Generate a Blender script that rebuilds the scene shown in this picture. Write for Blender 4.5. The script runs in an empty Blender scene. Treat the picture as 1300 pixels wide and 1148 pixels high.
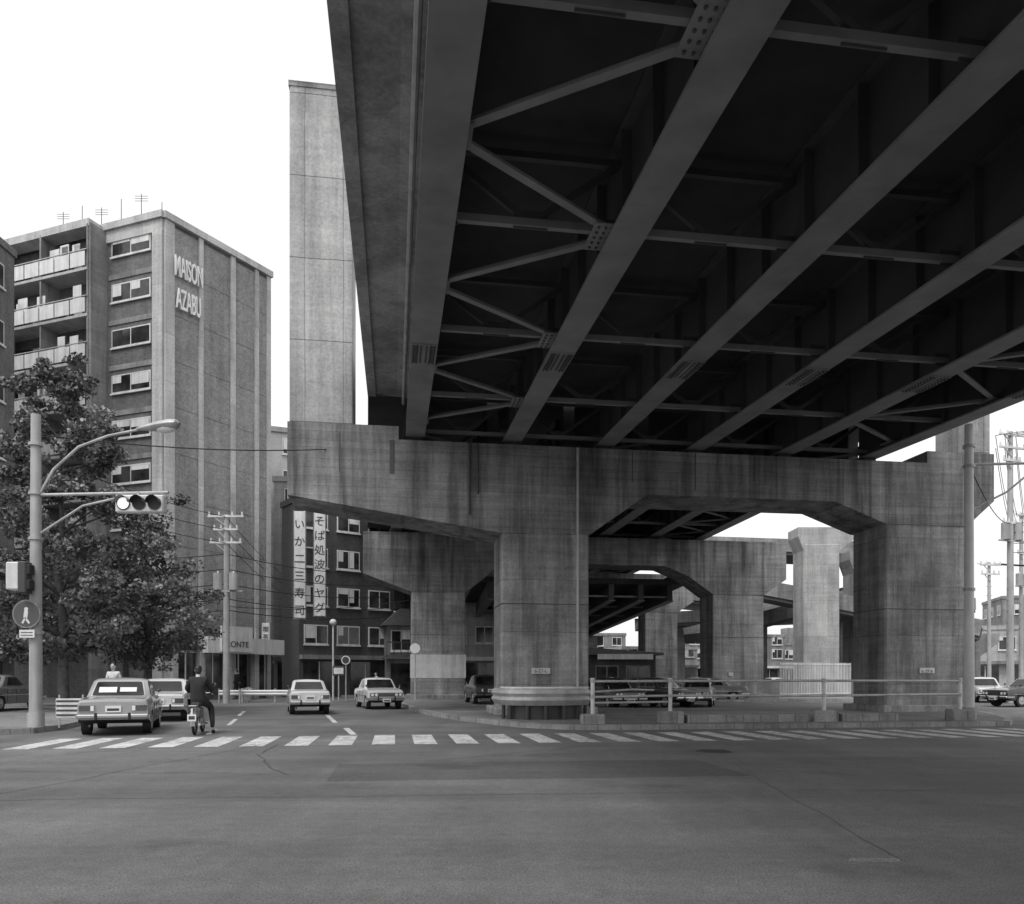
import bpy, math, random
import numpy as np
from mathutils import Matrix, Vector
random.seed(7); rng=np.random.default_rng(7)
sc=bpy.context.scene
COL=sc.collection

# ------------------------------------------------------------ materials
def newmat(name):
    m=bpy.data.materials.new(name); m.use_nodes=True
    nt=m.node_tree; b=nt.nodes['Principled BSDF']
    return m,nt,b
def g(v,a=1.0): return (v,v,v,a)
def N(nt,t,**k):
    n=nt.nodes.new(t)
    for a,b in k.items(): setattr(n,a,b)
    return n
def math_(nt,op,a,b=None,clamp=False):
    n=N(nt,'ShaderNodeMath',operation=op); n.use_clamp=clamp
    for i,x in enumerate((a,b)):
        if x is None: continue
        if isinstance(x,(int,float)): n.inputs[i].default_value=x
        else: nt.links.new(x,n.inputs[i])
    return n.outputs[0]
def noise(nt,vec,scale,detail=3,rough=.6,sc3=None):
    if sc3:
        mp=N(nt,'ShaderNodeMapping'); mp.inputs['Scale'].default_value=sc3
        nt.links.new(vec,mp.inputs['Vector']); vec=mp.outputs[0]
    n=N(nt,'ShaderNodeTexNoise'); n.inputs['Scale'].default_value=scale
    n.inputs['Detail'].default_value=min(detail,4); n.inputs['Roughness'].default_value=rough
    nt.links.new(vec,n.inputs['Vector']); return n.outputs['Fac']
def rng_(nt,x,a,b,c,d):
    n=N(nt,'ShaderNodeMapRange'); nt.links.new(x,n.inputs[0])
    for i,v in enumerate((a,b,c,d)): n.inputs[i+1].default_value=v
    return n.outputs[0]
def mul(nt,*xs):
    r=xs[0]
    for x in xs[1:]: r=math_(nt,'MULTIPLY',r,x)
    return r
def setcol(nt,b,val):
    c=N(nt,'ShaderNodeCombineColor')
    for i in range(3): nt.links.new(val,c.inputs[i])
    nt.links.new(c.outputs[0],b.inputs['Base Color'])
def bump(nt,b,h,st=.3,d=.02):
    n=N(nt,'ShaderNodeBump'); n.inputs['Strength'].default_value=st; n.inputs['Distance'].default_value=d
    nt.links.new(h,n.inputs['Height']); nt.links.new(n.outputs[0],b.inputs['Normal'])
def plain(name,v,rough=.7,metal=0,var=.12,scale=1.5,streak=.0,coat=0):
    m,nt,b=newmat(name); tc=N(nt,'ShaderNodeTexCoord').outputs['Object']
    n=rng_(nt,noise(nt,tc,scale,3,.65),.3,.7,1-var,1+var)
    val=math_(nt,'MULTIPLY',n,v)
    if streak:
        s=rng_(nt,noise(nt,tc,1.0,3,.6,(2.5,2.5,.18)),.35,.62,1-streak,1+streak*.3)
        val=mul(nt,val,s)
    setcol(nt,b,val)
    b.inputs['Roughness'].default_value=rough; b.inputs['Metallic'].default_value=metal
    if coat: b.inputs['Coat Weight'].default_value=coat
    return m
def concrete(name,v,w=.9,hz=1.8,board=0,contrast=1.0,lined=.8,streak=.42,drip=0):
    m,nt,b=newmat(name); tc=N(nt,'ShaderNodeTexCoord').outputs['Object']
    sx=N(nt,'ShaderNodeSeparateXYZ'); nt.links.new(tc,sx.inputs[0])
    xy=math_(nt,'ADD',sx.outputs[0],sx.outputs[1]); z=sx.outputs[2]
    bign=noise(nt,tc,.45,4,.62)
    wob=math_(nt,'MULTIPLY',math_(nt,'SUBTRACT',bign,.5),.10)
    def lines(c,p,th,dark,ph=.37):
        a=math_(nt,'DIVIDE',math_(nt,'ADD',math_(nt,'ADD',c,wob),ph*p),p); f=math_(nt,'FRACT',a)
        l=math_(nt,'LESS_THAN',f,th/p)
        return math_(nt,'SUBTRACT',1.0,math_(nt,'MULTIPLY',l,dark)),math_(nt,'FLOOR',a)
    l1,i1=lines(xy,w,.025,1-lined); l2,i2=lines(z,hz,.03,(1-lined)*1.4)
    cv=N(nt,'ShaderNodeCombineXYZ'); nt.links.new(i1,cv.inputs[0]); nt.links.new(i2,cv.inputs[1])
    wn=N(nt,'ShaderNodeTexWhiteNoise'); nt.links.new(cv.outputs[0],wn.inputs['Vector'])
    pan=rng_(nt,wn.outputs['Value'],0,1,.86,1.12)
    big=rng_(nt,bign,.32,.68,1-.28*contrast,1+.24*contrast)
    st=rng_(nt,noise(nt,tc,1.0,4,.7,(1.5,1.5,.13)),.36,.56,1-streak*contrast,1.05)
    hs=rng_(nt,noise(nt,tc,1.0,3,.6,(.35,.35,5)),.3,.7,1-.16*contrast,1+.13*contrast)
    fine=rng_(nt,noise(nt,tc,11,3,.85),.25,.75,.74,1.26)
    val=mul(nt,big,st,hs,fine,l1,l2,pan)
    if drip:
        # narrow dark run-off stains and pale lime streaks
        dn=noise(nt,tc,1.0,3,.7,(1.1,1.1,.05))
        dk=rng_(nt,dn,.58,.63,1,1-drip); lt=rng_(nt,dn,.36,.33,1,1+drip*.9)
        val=mul(nt,val,dk,lt)
    if board:
        l3,i3=lines(z,board,.02,.28); val=mul(nt,val,l3)
        w3=N(nt,'ShaderNodeTexWhiteNoise',noise_dimensions='1D'); nt.links.new(i3,w3.inputs['W'])
        val=mul(nt,val,rng_(nt,w3.outputs['Value'],0,1,.88,1.1))
    setcol(nt,b,math_(nt,'MULTIPLY',val,v)); b.inputs['Roughness'].default_value=.9
    bump(nt,b,math_(nt,'ADD',fine,math_(nt,'MULTIPLY',l1,.6)),.3,.02)
    return m
def asphalt(name,v):
    m,nt,b=newmat(name); tc=N(nt,'ShaderNodeTexCoord').outputs['Object']
    big=rng_(nt,noise(nt,tc,.16,4,.6),.32,.68,.70,1.28)
    strk=rng_(nt,noise(nt,tc,1.0,3,.6,(.07,.9,1)),.3,.7,.82,1.18)
    strk2=rng_(nt,noise(nt,tc,1.0,3,.6,(.8,.09,1)),.3,.7,.85,1.15)
    fn=noise(nt,tc,60,2,.8)
    fine=rng_(nt,fn,.3,.7,.40,1.7)
    mid=rng_(nt,noise(nt,tc,7,3,.8),.3,.7,.84,1.17)
    oil=rng_(nt,noise(nt,tc,.55,3,.6),.58,.72,1,.65)
    setcol(nt,b,math_(nt,'MULTIPLY',mul(nt,big,strk,strk2,fine,oil,mid),v))
    b.inputs['Roughness'].default_value=.8
    bump(nt,b,fn,.6,.008)
    return m
def paintmark(name,v):
    m,nt,b=newmat(name); tc=N(nt,'ShaderNodeTexCoord').outputs['Object']
    wear=rng_(nt,noise(nt,tc,6,4,.8),.44,.56,.0,1)
    big=rng_(nt,noise(nt,tc,.9,3,.6),.35,.65,.2,.95)
    w=math_(nt,'MAXIMUM',wear,big)
    val=math_(nt,'ADD',math_(nt,'MULTIPLY',w,v-.12),.12)
    setcol(nt,b,val); b.inputs['Roughness'].default_value=.7
    return m
def brick(name,v,mortar,sc=6,w=.5,h=.25):
    m,nt,b=newmat(name); tc=N(nt,'ShaderNodeTexCoord').outputs['Object']
    sx=N(nt,'ShaderNodeSeparateXYZ'); nt.links.new(tc,sx.inputs[0])
    cv=N(nt,'ShaderNodeCombineXYZ'); nt.links.new(math_(nt,'ADD',sx.outputs[0],sx.outputs[1]),cv.inputs[0]); nt.links.new(sx.outputs[2],cv.inputs[1])
    t=N(nt,'ShaderNodeTexBrick'); nt.links.new(cv.outputs[0],t.inputs['Vector'])
    t.inputs['Scale'].default_value=sc; t.inputs['Color1'].default_value=g(v*.8); t.inputs['Color2'].default_value=g(v*1.2); t.inputs['Mortar'].default_value=g(mortar)
    t.inputs['Brick Width'].default_value=w; t.inputs['Row Height'].default_value=h; t.inputs['Mortar Size'].default_value=.02
    bw=N(nt,'ShaderNodeRGBToBW'); nt.links.new(t.outputs['Color'],bw.inputs[0])
    big=rng_(nt,noise(nt,tc,.35,4,.6),.3,.7,.8,1.18)
    st=rng_(nt,noise(nt,tc,1,3,.6,(1.6,1.6,.1)),.35,.6,.8,1.05)
    gr=rng_(nt,noise(nt,tc,4,3,.8),.3,.7,.8,1.2)
    setcol(nt,b,mul(nt,bw.outputs[0],big,st,gr)); b.inputs['Roughness'].default_value=.75
    return m
def glass(name,v=.02):
    m,nt,b=newmat(name); tc=N(nt,'ShaderNodeTexCoord').outputs['Object']
    n=rng_(nt,noise(nt,tc,.9,2,.6),.35,.65,.4,2.2)
    setcol(nt,b,math_(nt,'MULTIPLY',n,v)); b.inputs['Roughness'].default_value=.08
    return m
def leafmat(name,v):
    m,nt,b=newmat(name); tc=N(nt,'ShaderNodeTexCoord').outputs['Object']
    n=rng_(nt,noise(nt,tc,.9,3,.6),.3,.7,.55,1.6)
    setcol(nt,b,mul(nt,n,math_(nt,'MULTIPLY',n,v))); b.inputs['Roughness'].default_value=.5
    return m

M_ASPH=asphalt('asphalt',.132); M_ASPH2=asphalt('paving_asphalt',.17)
M_WHITE=paintmark('road_paint',.68)
M_CONC=concrete('pier_concrete',.33,w=.61,hz=1.8,contrast=1.1,lined=.78,drip=.3)
M_CAPC=concrete('cap_concrete',.28,w=2.9,hz=3.4,board=.3,contrast=1.2,drip=.38)
M_SHAFT=concrete('shaft_concrete',.42,w=1.24,hz=2.7,contrast=.6,lined=.55,drip=.12)
M_DECKC=concrete('deck_slab_concrete',.36,w=3.0,hz=9,contrast=.7)
M_DECKU=plain('shade_toned_slab_soffit',.055,.9,0,.35,.6)  # under-deck shade built into the slab colour, darker than the outer strip
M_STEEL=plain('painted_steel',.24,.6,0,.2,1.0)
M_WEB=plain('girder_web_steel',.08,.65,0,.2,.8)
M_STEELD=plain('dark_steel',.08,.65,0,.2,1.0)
M_KERB=concrete('kerb_stone',.30,w=.6,hz=5,contrast=.7,lined=.5)
M_PAVE=concrete('sidewalk_paving',.22,w=.6,hz=9,contrast=.6)
M_BLACK=plain('black_rubber',.02,.7); M_DARK=plain('dark_part',.05,.5)
M_GLASS=glass('window_glass',.03); M_CGLASS=glass('car_glass',.015)
M_CHROME=plain('chrome',.6,.18,1,.05); M_GALV=plain('galvanised_steel',.45,.5,.2,.15,3,.2)
M_POLE=plain('pole_concrete',.42,.8,0,.12,2,.25)
M_LIGHTP=plain('white_panel',.68,.6,0,.10,2,.2)
M_WPAINT=plain('white_paint',.75,.5,0,.05)
M_CREAM=concrete('light_render',.40,w=3,hz=2.8,contrast=.6); M_GREY=concrete('grey_render',.25,w=3,hz=2.9,contrast=.8)
M_BRICKD=brick('dark_brick',.06,.10,3); M_TILE=brick('tile_cladding',.25,.29,4,.5,.25)
M_TILE2=brick('tile_cladding_dark',.14,.17,4,.5,.25)
M_RIB=concrete('light_concrete_rib',.46,w=4,hz=2.85,contrast=.5)
M_LEAF=leafmat('leaves',.12); M_BARK=plain('bark',.09,.9,0,.4,4,.3)
M_ROOF=plain('roof_tile',.1,.6,0,.25,6)
M_SKIN=plain('skin',.42,.6,0,.05); M_HAIR=plain('hair',.02,.5); M_SUIT=plain('dark_cloth',.022,.85,0,.25,8); M_SHIRT=plain('light_cloth',.6,.85,0,.1,8)
M_LAMPW=plain('lens_clear',.8,.3); M_RED=plain('lens_tail',.09,.25,0,.3,20)
M_LIT,_nt,_b=newmat('lens_lit'); _b.inputs['Base Color'].default_value=g(.8); _b.inputs['Emission Color'].default_value=g(1); _b.inputs['Emission Strength'].default_value=.7

# ------------------------------------------------------------ mesh builder
class MB:
    def __init__(s): s.v=[];s.f=[];s.m=[];s.mats=[];s.M=Matrix.Identity(4);s.sm=[]
    def mi(s,mat):
        if mat not in s.mats: s.mats.append(mat)
        return s.mats.index(mat)
    def add(s,vs,fs,mat,smooth=False):
        o=len(s.v); M=s.M
        s.v+= [tuple(M@Vector(p)) for p in vs]
        s.f+= [tuple(i+o for i in f) for f in fs]
        k=s.mi(mat); s.m+=[k]*len(fs); s.sm+=[smooth]*len(fs)
    def box(s,x0,x1,y0,y1,z0,z1,mat):
        s.add([(x0,y0,z0),(x1,y0,z0),(x1,y1,z0),(x0,y1,z0),(x0,y0,z1),(x1,y0,z1),(x1,y1,z1),(x0,y1,z1)],
              [(0,3,2,1),(4,5,6,7),(0,1,5,4),(1,2,6,5),(2,3,7,6),(3,0,4,7)],mat)
    def cbox(s,x0,x1,y0,y1,z0,z1,c,mat):
        vs=[];fs=[]
        X=(x0,x1);Y=(y0,y1);Z=(z0,z1)
        idx={}
        for i in (0,1):
            for j in (0,1):
                for k in (0,1):
                    sx=c if i==0 else -c; sy=c if j==0 else -c; sz=c if k==0 else -c
                    for a,p in enumerate(((X[i],Y[j]+sy,Z[k]+sz),(X[i]+sx,Y[j],Z[k]+sz),(X[i]+sx,Y[j]+sy,Z[k]))):
                        idx[(i,j,k,a)]=len(vs); vs.append(p)
        I=idx
        for i in (0,1): 
            q=[I[(i,0,0,0)],I[(i,1,0,0)],I[(i,1,1,0)],I[(i,0,1,0)]]; fs.append(q if i else q[::-1])
        for j in (0,1):
            q=[I[(0,j,0,1)],I[(1,j,0,1)],I[(1,j,1,1)],I[(0,j,1,1)]]; fs.append(q[::-1] if j else q)
        for k in (0,1):
            q=[I[(0,0,k,2)],I[(1,0,k,2)],I[(1,1,k,2)],I[(0,1,k,2)]]; fs.append(q if k else q[::-1])
        for i in (0,1):
            for j in (0,1): fs.append((I[(i,j,0,0)],I[(i,j,1,0)],I[(i,j,1,1)],I[(i,j,0,1)]))
        for i in (0,1):
            for k in (0,1): fs.append((I[(i,0,k,0)],I[(i,1,k,0)],I[(i,1,k,2)],I[(i,0,k,2)]))
        for j in (0,1):
            for k in (0,1): fs.append((I[(0,j,k,1)],I[(1,j,k,1)],I[(1,j,k,2)],I[(0,j,k,2)]))
        for i in (0,1):
            for j in (0,1):
                for k in (0,1): fs.append((I[(i,j,k,0)],I[(i,j,k,1)],I[(i,j,k,2)]))
        s.add(vs,fs,mat)
    def prismY(s,poly,y0,y1,mat):
        n=len(poly)
        s.add([(x,y0,z) for x,z in poly]+[(x,y1,z) for x,z in poly],
              [tuple(range(n)),tuple(range(2*n-1,n-1,-1))]+[(i,i+n,(i+1)%n+n,(i+1)%n) for i in range(n)],mat)
    def slab(s,poly,z0,z1,mat,matside=None):
        n=len(poly)
        s.add([(x,y,z1) for x,y in poly],[tuple(range(n))],mat)
        s.add([(x,y,z0) for x,y in poly]+[(x,y,z1) for x,y in poly],[(i,(i+1)%n,(i+1)%n+n,i+n) for i in range(n)],matside or mat)
    def beam(s,p,q,w,h,mat,up=(0,0,1)):
        p=Vector(p);q=Vector(q);d=(q-p).normalized();u=Vector(up)
        if abs(d.dot(u))>.98: u=Vector((0,1,0))
        a=d.cross(u).normalized()*w/2; b=a.cross(d).normalized()*h/2
        vs=[p-a-b,p+a-b,p+a+b,p-a+b,q-a-b,q+a-b,q+a+b,q-a+b]
        s.add(vs,[(0,3,2,1),(4,5,6,7),(0,1,5,4),(1,2,6,5),(2,3,7,6),(3,0,4,7)],mat)
    def cyl(s,p,q,r0,r1=None,n=12,mat=None,caps=True):
        r1=r0 if r1 is None else r1
        p=Vector(p);q=Vector(q);d=(q-p).normalized();u=Vector((0,0,1)) if abs(d.z)<.9 else Vector((1,0,0))
        a=d.cross(u).normalized();b=d.cross(a)
        vs=[p+(a*math.cos(t)+b*math.sin(t))*r0 for t in [2*math.pi*i/n for i in range(n)]]+[q+(a*math.cos(t)+b*math.sin(t))*r1 for t in [2*math.pi*i/n for i in range(n)]]
        s.add(vs,[(i,(i+1)%n,(i+1)%n+n,i+n) for i in range(n)],mat,True)
        if caps: s.add(vs,[tuple(range(n-1,-1,-1)),tuple(range(n,2*n))],mat)
    def tube(s,pts,r,n=8,mat=None):
        for a,b in zip(pts[:-1],pts[1:]): s.cyl(a,b,r,r,n,mat)
    def ball(s,c,rx,ry,rz,mat,n=12,m=8):
        vs=[];fs=[]
        for j in range(m+1):
            t=math.pi*j/m
            for i in range(n):
                a=2*math.pi*i/n; vs.append((c[0]+rx*math.sin(t)*math.cos(a),c[1]+ry*math.sin(t)*math.sin(a),c[2]+rz*math.cos(t)))
        for j in range(m):
            for i in range(n): fs.append((j*n+i,(j+1)*n+i,(j+1)*n+(i+1)%n,j*n+(i+1)%n))
        s.add(vs,fs,mat,True)
    def obj(s,name,parent=None,mw=None,angle=40):
        me=bpy.data.meshes.new(name); me.from_pydata(s.v,[],s.f)
        for m in s.mats: me.materials.append(m)
        me.polygons.foreach_set('material_index',s.m); me.polygons.foreach_set('use_smooth',s.sm)
        me.update()
        if any(s.sm): me.set_sharp_from_angle(angle=math.radians(angle))
        o=bpy.data.objects.new(name,me); COL.objects.link(o)
        if mw is not None: o.matrix_world=mw
        if parent: o.parent=parent
        return o
def empty(name,mw=None):
    e=bpy.data.objects.new(name,None); COL.objects.link(e); e.empty_display_size=.3
    if mw is not None: e.matrix_world=mw
    return e
def frame(ox,oy,ax,ay,oz=0):
    l=math.hypot(ax,ay); ax/=l; ay/=l
    return Matrix(((ax,-ay,0,ox),(ay,ax,0,oy),(0,0,1,oz),(0,0,0,1)))
def text_mesh(name,body,size,mat,mw,parent,extrude=.02,align='LEFT',bold=0):
    cu=bpy.data.curves.new(name,'FONT'); cu.body=body; cu.size=size; cu.extrude=extrude; cu.align_x=align; cu.offset=bold
    o=bpy.data.objects.new(name+'_tmp',cu); COL.objects.link(o)
    bpy.context.view_layer.update()
    me=bpy.data.meshes.new_from_object(o.evaluated_get(bpy.context.evaluated_depsgraph_get()))
    bpy.data.objects.remove(o); me.materials.clear(); me.materials.append(mat)
    t=bpy.data.objects.new(name,me); COL.objects.link(t); t.parent=parent; t.matrix_parent_inverse=Matrix.Identity(4); t.matrix_local=mw
    return t

# ------------------------------------------------------------ camera, world, sun
HOR=860.; CH=1.4
cam=bpy.data.cameras.new('camera'); co=bpy.data.objects.new('camera',cam); COL.objects.link(co)
co.location=(0,0,CH); co.rotation_euler=(math.radians(90),0,0)
cam.sensor_width=36; cam.lens=36*1000/1300; cam.shift_y=(HOR-574)/1300; cam.clip_end=5000; cam.clip_start=.1
sc.camera=co
w=bpy.data.worlds.new('World'); sc.world=w; w.use_nodes=True; nt=w.node_tree
bg=nt.nodes['Background']; sky=N(nt,'ShaderNodeTexSky',sky_type='NISHITA'); sky.sun_disc=False
SE,SA=math.radians(58),math.radians(208)
sky.sun_elevation=SE; sky.sun_rotation=SA; sky.dust_density=6; sky.air_density=1.5
bw=N(nt,'ShaderNodeRGBToBW'); nt.links.new(sky.outputs[0],bw.inputs[0])
fl=math_(nt,'ADD',math_(nt,'MULTIPLY',bw.outputs[0],.35),6.2)
cc=N(nt,'ShaderNodeCombineColor')
for i in range(3): nt.links.new(fl,cc.inputs[i])
nt.links.new(cc.outputs[0],bg.inputs[0]); bg.inputs[1].default_value=.15
sl=bpy.data.lights.new('sun','SUN'); sl.energy=1.5; sl.angle=math.radians(18); sl.color=(1,.99,.98)
so=bpy.data.objects.new('sun',sl); COL.objects.link(so)
d=Vector((math.sin(SA)*math.cos(SE),math.cos(SA)*math.cos(SE),math.sin(SE)))
so.rotation_euler=d.to_track_quat('Z','Y').to_euler(); so.location=(-20,-20,60)
sc.view_settings.view_transform='Standard'; sc.view_settings.look='None'; sc.view_settings.exposure=0

# ------------------------------------------------------------ ground
BM=frame(1.115,27.0,.989,.148)
U=Vector((.989,.148,0)); V=Vector((-.148,.989,0)); P0=Vector((1.115,27,0))
mb=MB(); mb.add([(-1500,-300,0),(1500,-300,0),(1500,2500,0),(-1500,2500,0)],[(0,1,2,3)],M_ASPH); ground=mb.obj('ground_road')
def strip(mb,pts,wd,z,mat):
    for a,b in zip(pts[:-1],pts[1:]):
        a=Vector((*a,0));b=Vector((*b,0));n=(b-a).normalized().cross(Vector((0,0,1)))*wd/2
        mb.add([(a-n)+Vector((0,0,z)),(a+n)+Vector((0,0,z)),(b+n)+Vector((0,0,z)),(b-n)+Vector((0,0,z))],[(0,1,2,3)],mat)
cr=MB()
M_BLACKTAR=plain('tar',.05,.6,0,.3,6)
def crack(x0,y0,x1,y1,n,amp,wd):
    pts=[];off=0
    for i in range(n+1):
        t=i/n; off+=random.uniform(-amp,amp); off*=.93
        pts.append((x0+(x1-x0)*t+off*(y1-y0)/8,y0+(y1-y0)*t+off))
    strip(cr,pts,wd,.004,M_BLACKTAR)
crack(-8,8.9,1.2,9.5,60,.03,.013); crack(1.2,9.5,9,10.0,40,.03,.011)
crack(-4.6,14.5,-4.9,16.4,20,.03,.025); crack(-3.2,11.3,-4.6,14.5,30,.04,.018); crack(-12,12.2,-3.2,11.3,50,.03,.014)
crack(-1.5,13,2.0,16.5,30,.03,.016); crack(3,6,3.6,13,50,.03,.008); crack(-6.5,7.0,-5.2,16,60,.04,.012); crack(-14,15.2,-7,15.9,50,.04,.018)
c=cr.obj('road_crack'); c.parent=ground
mb=MB(); M_PATCH=asphalt('asphalt_patch',.19); mb.slab([(2.55,5.98),(2.93,5.95),(3.0,6.08),(2.62,6.10)],0,.004,M_PATCH)
M_PATCH2=asphalt('asphalt_patch_dark',.095); mb.slab([(-2.5,10.6),(3.4,11.2),(3.1,13.4),(-2.8,12.7)],0,.003,M_PATCH2)
c=mb.obj('road_patch'); c.parent=ground
mh=MB(); mh.cyl((3.85,14.9,-.05),(3.85,14.9,.006),.36,.36,28,M_DARK); mh.cyl((3.85,14.9,0),(3.85,14.9,.01),.3,.3,28,M_BLACKTAR)
for i in range(-3,4): mh.box(3.62,4.08,14.9+i*.08-.012,14.9+i*.08+.012,.01,.016,M_DARK)
mh.obj('manhole_cover')
mb=MB(); mb.M=BM
s=-12.6
while s<24:
    e0,e1=random.uniform(-.06,.06),random.uniform(-.06,.06)
    mb.add([(s,-10.0+e0,.005),(s+.48,-10.0+e1,.005),(s+.48,-7.3+e1,.005),(s,-7.3+e0,.005)],[(0,1,2,3)],M_WHITE); s+=.88
mb.obj('crosswalk')
R=Vector((-.275,.961,0)); RN=Vector((.961,.275,0))
mb=MB()
def dash(px,py,l,wd=.13):
    Y=CH*1000/(py-HOR); p=Vector(((px-650)/1000*Y,Y,0)); n=RN*wd/2; q=p+R*l
    z=Vector((0,0,.005)); mb.add([p-n+z,p+n+z,q+n+z,q-n+z],[(0,1,2,3)],M_WHITE)
dash(264,933,2.0); dash(290,921,3.5); dash(303,909,4); dash(449,933,2.6,.16); dash(426,918,5,.15); dash(411,904,6); dash(398,895,7,.15)
dash(980,893,5,.15); dash(1180,880,9,.2)
mb.obj('lane_marking')
mb=MB()
isl=[(1.5,20.95),(3.0,20.9),(14.3,22.6),(15.4,24.2),(17.0,28),(19,33.5),(17,34),(5,32.2),(3.4,33),(0,50),(-2,54),(-6.6,54),(-7.0,48),(-6.0,41),(-4.4,34),(-3.1,29),(-1.6,25.2),(.2,21.9)]
mb.slab(isl,0,.14,M_ASPH2,M_KERB)
def inset_ring(poly,wd):
    n=len(poly);out=[]
    for i in range(n):
        a=Vector(poly[i-1]);b=Vector(poly[i]);c=Vector(poly[(i+1)%n])
        d1=(b-a).normalized();d2=(c-b).normalized(); n1=Vector((-d1.y,d1.x));n2=Vector((-d2.y,d2.x)); nn=(n1+n2).normalized()
        out.append(b+nn*wd/max(.5,nn.dot(n1)))
    return out
ins=inset_ring(isl,.2)
for i in range(len(isl)):
    j=(i+1)%len(isl); a,b,c_,d_=isl[i],isl[j],ins[j],ins[i]
    mb.add([(a[0],a[1],.145),(b[0],b[1],.145),(c_[0],c_[1],.145),(d_[0],d_[1],.145)],[(0,1,2,3)],M_KERB)
mb.slab([(8,44),(22,46),(25,56),(10,56)],0,.14,M_ASPH2,M_KERB)
mb.obj('traffic_island')
mb=MB()
sw=[(-40,17.2),(-12.6,19.0),(-11.9,19.6),(-11.95,21),(-20.0,49.5),(-30,85),(-34,99),(-80,99)]
mb.slab(sw,0,.14,M_PAVE,M_KERB)
mb.obj('sidewalk')
mb=MB(); mb.slab([(-13.0,56),(-7.0,55),(30,70),(30,100),(-18,100),(-20,85)],0,.14,M_PAVE,M_KERB)
mb.slab([(28,38),(60,33),(60,90),(34,90)],0,.14,M_PAVE,M_KERB); mb.obj('sidewalk')

# ------------------------------------------------------------ expressway
EX=empty('elevated_expressway',BM)
def exobj(mb,name):
    o=mb.obj(name); o.parent=EX; o.matrix_parent_inverse=Matrix.Identity(4); return o
def pier(name,t,cols,cap,depth=2.3,shafts=None,basez=.1):
    mb=MB()
    for (a,b,zt) in cols:
        mb.cbox(a,b,t+.04,t+depth-.15,basez-.1,zt,.06,M_CONC)
        mb.cbox(a-.25,b+.25,t-.25,t+depth+.15,0,.38,.04,M_CONC)
        mb.box(a-.012,b+.012,t+.03,t+depth-.14,3.9,3.93,M_STEELD)
    exobj(mb,name+'_columns')
    mb=MB(); mb.prismY(cap,t,t+depth,M_CAPC); exobj(mb,name+'_crossbeam')
    if shafts:
        mb=MB()
        for a,b,z0,z1 in shafts: mb.cbox(a,b,t+.12,t+depth-.3,z0,z1,.04,M_SHAFT); mb.box(a-.03,b+.03,t+.09,t+depth-.27,z1-.12,z1+.05,M_CONC)
        exobj(mb,name+'_shafts')
cap1=[(-8.55,9.77),(-8.55,7.37),(-1.48,6.31),(1.57,6.33),(3.66,7.79),(10.7,7.79),(12.75,7.03),(16.03,7.03),(17.15,8.0),(17.15,9.77),(14.4,9.77),(14.4,9.33),(-4.95,9.33),(-4.95,9.77)]
pier('front_pier',0,[(-1.48,1.57,6.5),(12.75,16.03,7.2)],cap1,2.3,[(-8.5,-6.45,9.7,20.95),(16.2,17.1,9.7,20.95)])
cap2=[(-6.9,9.95),(-6.9,7.5),(-4.1,6.45),(-.9,6.45),(.6,7.7),(2,8.3),(11.5,8.3),(13,7.7),(14.6,6.6),(18.0,6.6),(19.5,7.6),(19.5,9.95)]
pier('rear_pier',20.3,[(-4.1,-.9,6.6),(14.6,18.0,6.8)],cap2,2.3)
cap3=[(-8,10.6),(-8,8.2),(-5,7.2),(-2,7.2),(0,8.8),(14,8.8),(17,7.2),(20,7.2),(21.5,8.2),(21.5,10.6)]
pier('far_pier',41,[(-5,-2,7.3),(17,20,7.3)],cap3,2.3)
mb=MB(); mb.box(-4.13,-.87,20.315,22.18,1.35,2.75,M_LIGHTP); exobj(mb,'painted_band')
mb=MB(); mb.box(-.45,.2,-.0,.03,1.52,1.72,M_LIGHTP); mb.box(14.1,14.7,0,.03,1.55,1.75,M_LIGHTP); mb.box(15.6,15.9,20.2,20.33,1.5,1.7,M_LIGHTP)
mb.tube([(-2.6,-.06,9.3),(-2.6,-.06,6.9)],.05,8,M_STEELD); mb.tube([(-2.3,-.05,9.3),(-2.3,-.05,7.6)],.03,8,M_STEELD)
mb.tube([(1.15,-.06,9.3),(1.15,-.06,6.2),(1.15,-.02,1.0)],.05,8,M_GALV)
mb.box(-5.25,-5.1,-.02,.2,8.2,9.3,M_STEELD)
for sx_,za,zb_ in ((3.1,9.3,8.2),(5.4,9.3,8.0),(7.6,9.3,8.4),(-6.9,9.5,8.2)): mb.box(sx_,sx_+.03,-.012,.1,zb_,za,M_STEELD)
exobj(mb,'drain_pipes')
for i,tx in enumerate(((-.13,'6-27-L'),(14.4,'6-27-R'))):
    text_mesh('pier_number',tx[1],.17,M_DARK,Matrix.Translation((tx[0],-.004,1.56))@Matrix.Rotation(math.radians(90),4,'X'),EX,.002,'CENTER')
K=.034; SH=Matrix(((1,0,0,0),(0,1,0,0),(0,K,1,0),(0,0,0,1)))
ZG=9.47; GD=1.7; T0=-46; T1=20.3; T2=62
GS=[-4.4,-1.1,2.2,5.5,8.9,12.25]; GS2=[-6.2,-2.2,1.9,6.0,10.1,14.2,18.2]
def girders(mb,ga,gb,ta,tb):
    for a,b in zip(ga,gb):
        mb.beam((a,ta,ZG+.03),(b,tb,ZG+.03),.64,.05,M_STEEL)
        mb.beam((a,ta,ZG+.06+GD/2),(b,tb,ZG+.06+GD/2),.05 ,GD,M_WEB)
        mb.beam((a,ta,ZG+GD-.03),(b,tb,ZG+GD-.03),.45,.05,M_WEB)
        n=int(abs(tb-ta)/1.57)
        for i in range(n):
            f=i/n; x=a+(b-a)*f; y=ta+(tb-ta)*f
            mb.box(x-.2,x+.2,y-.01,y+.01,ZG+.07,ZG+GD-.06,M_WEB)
mb=MB(); mb.M=SH
girders(mb,GS,GS,T0,.9); exobj(mb,'front_girders')
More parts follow.
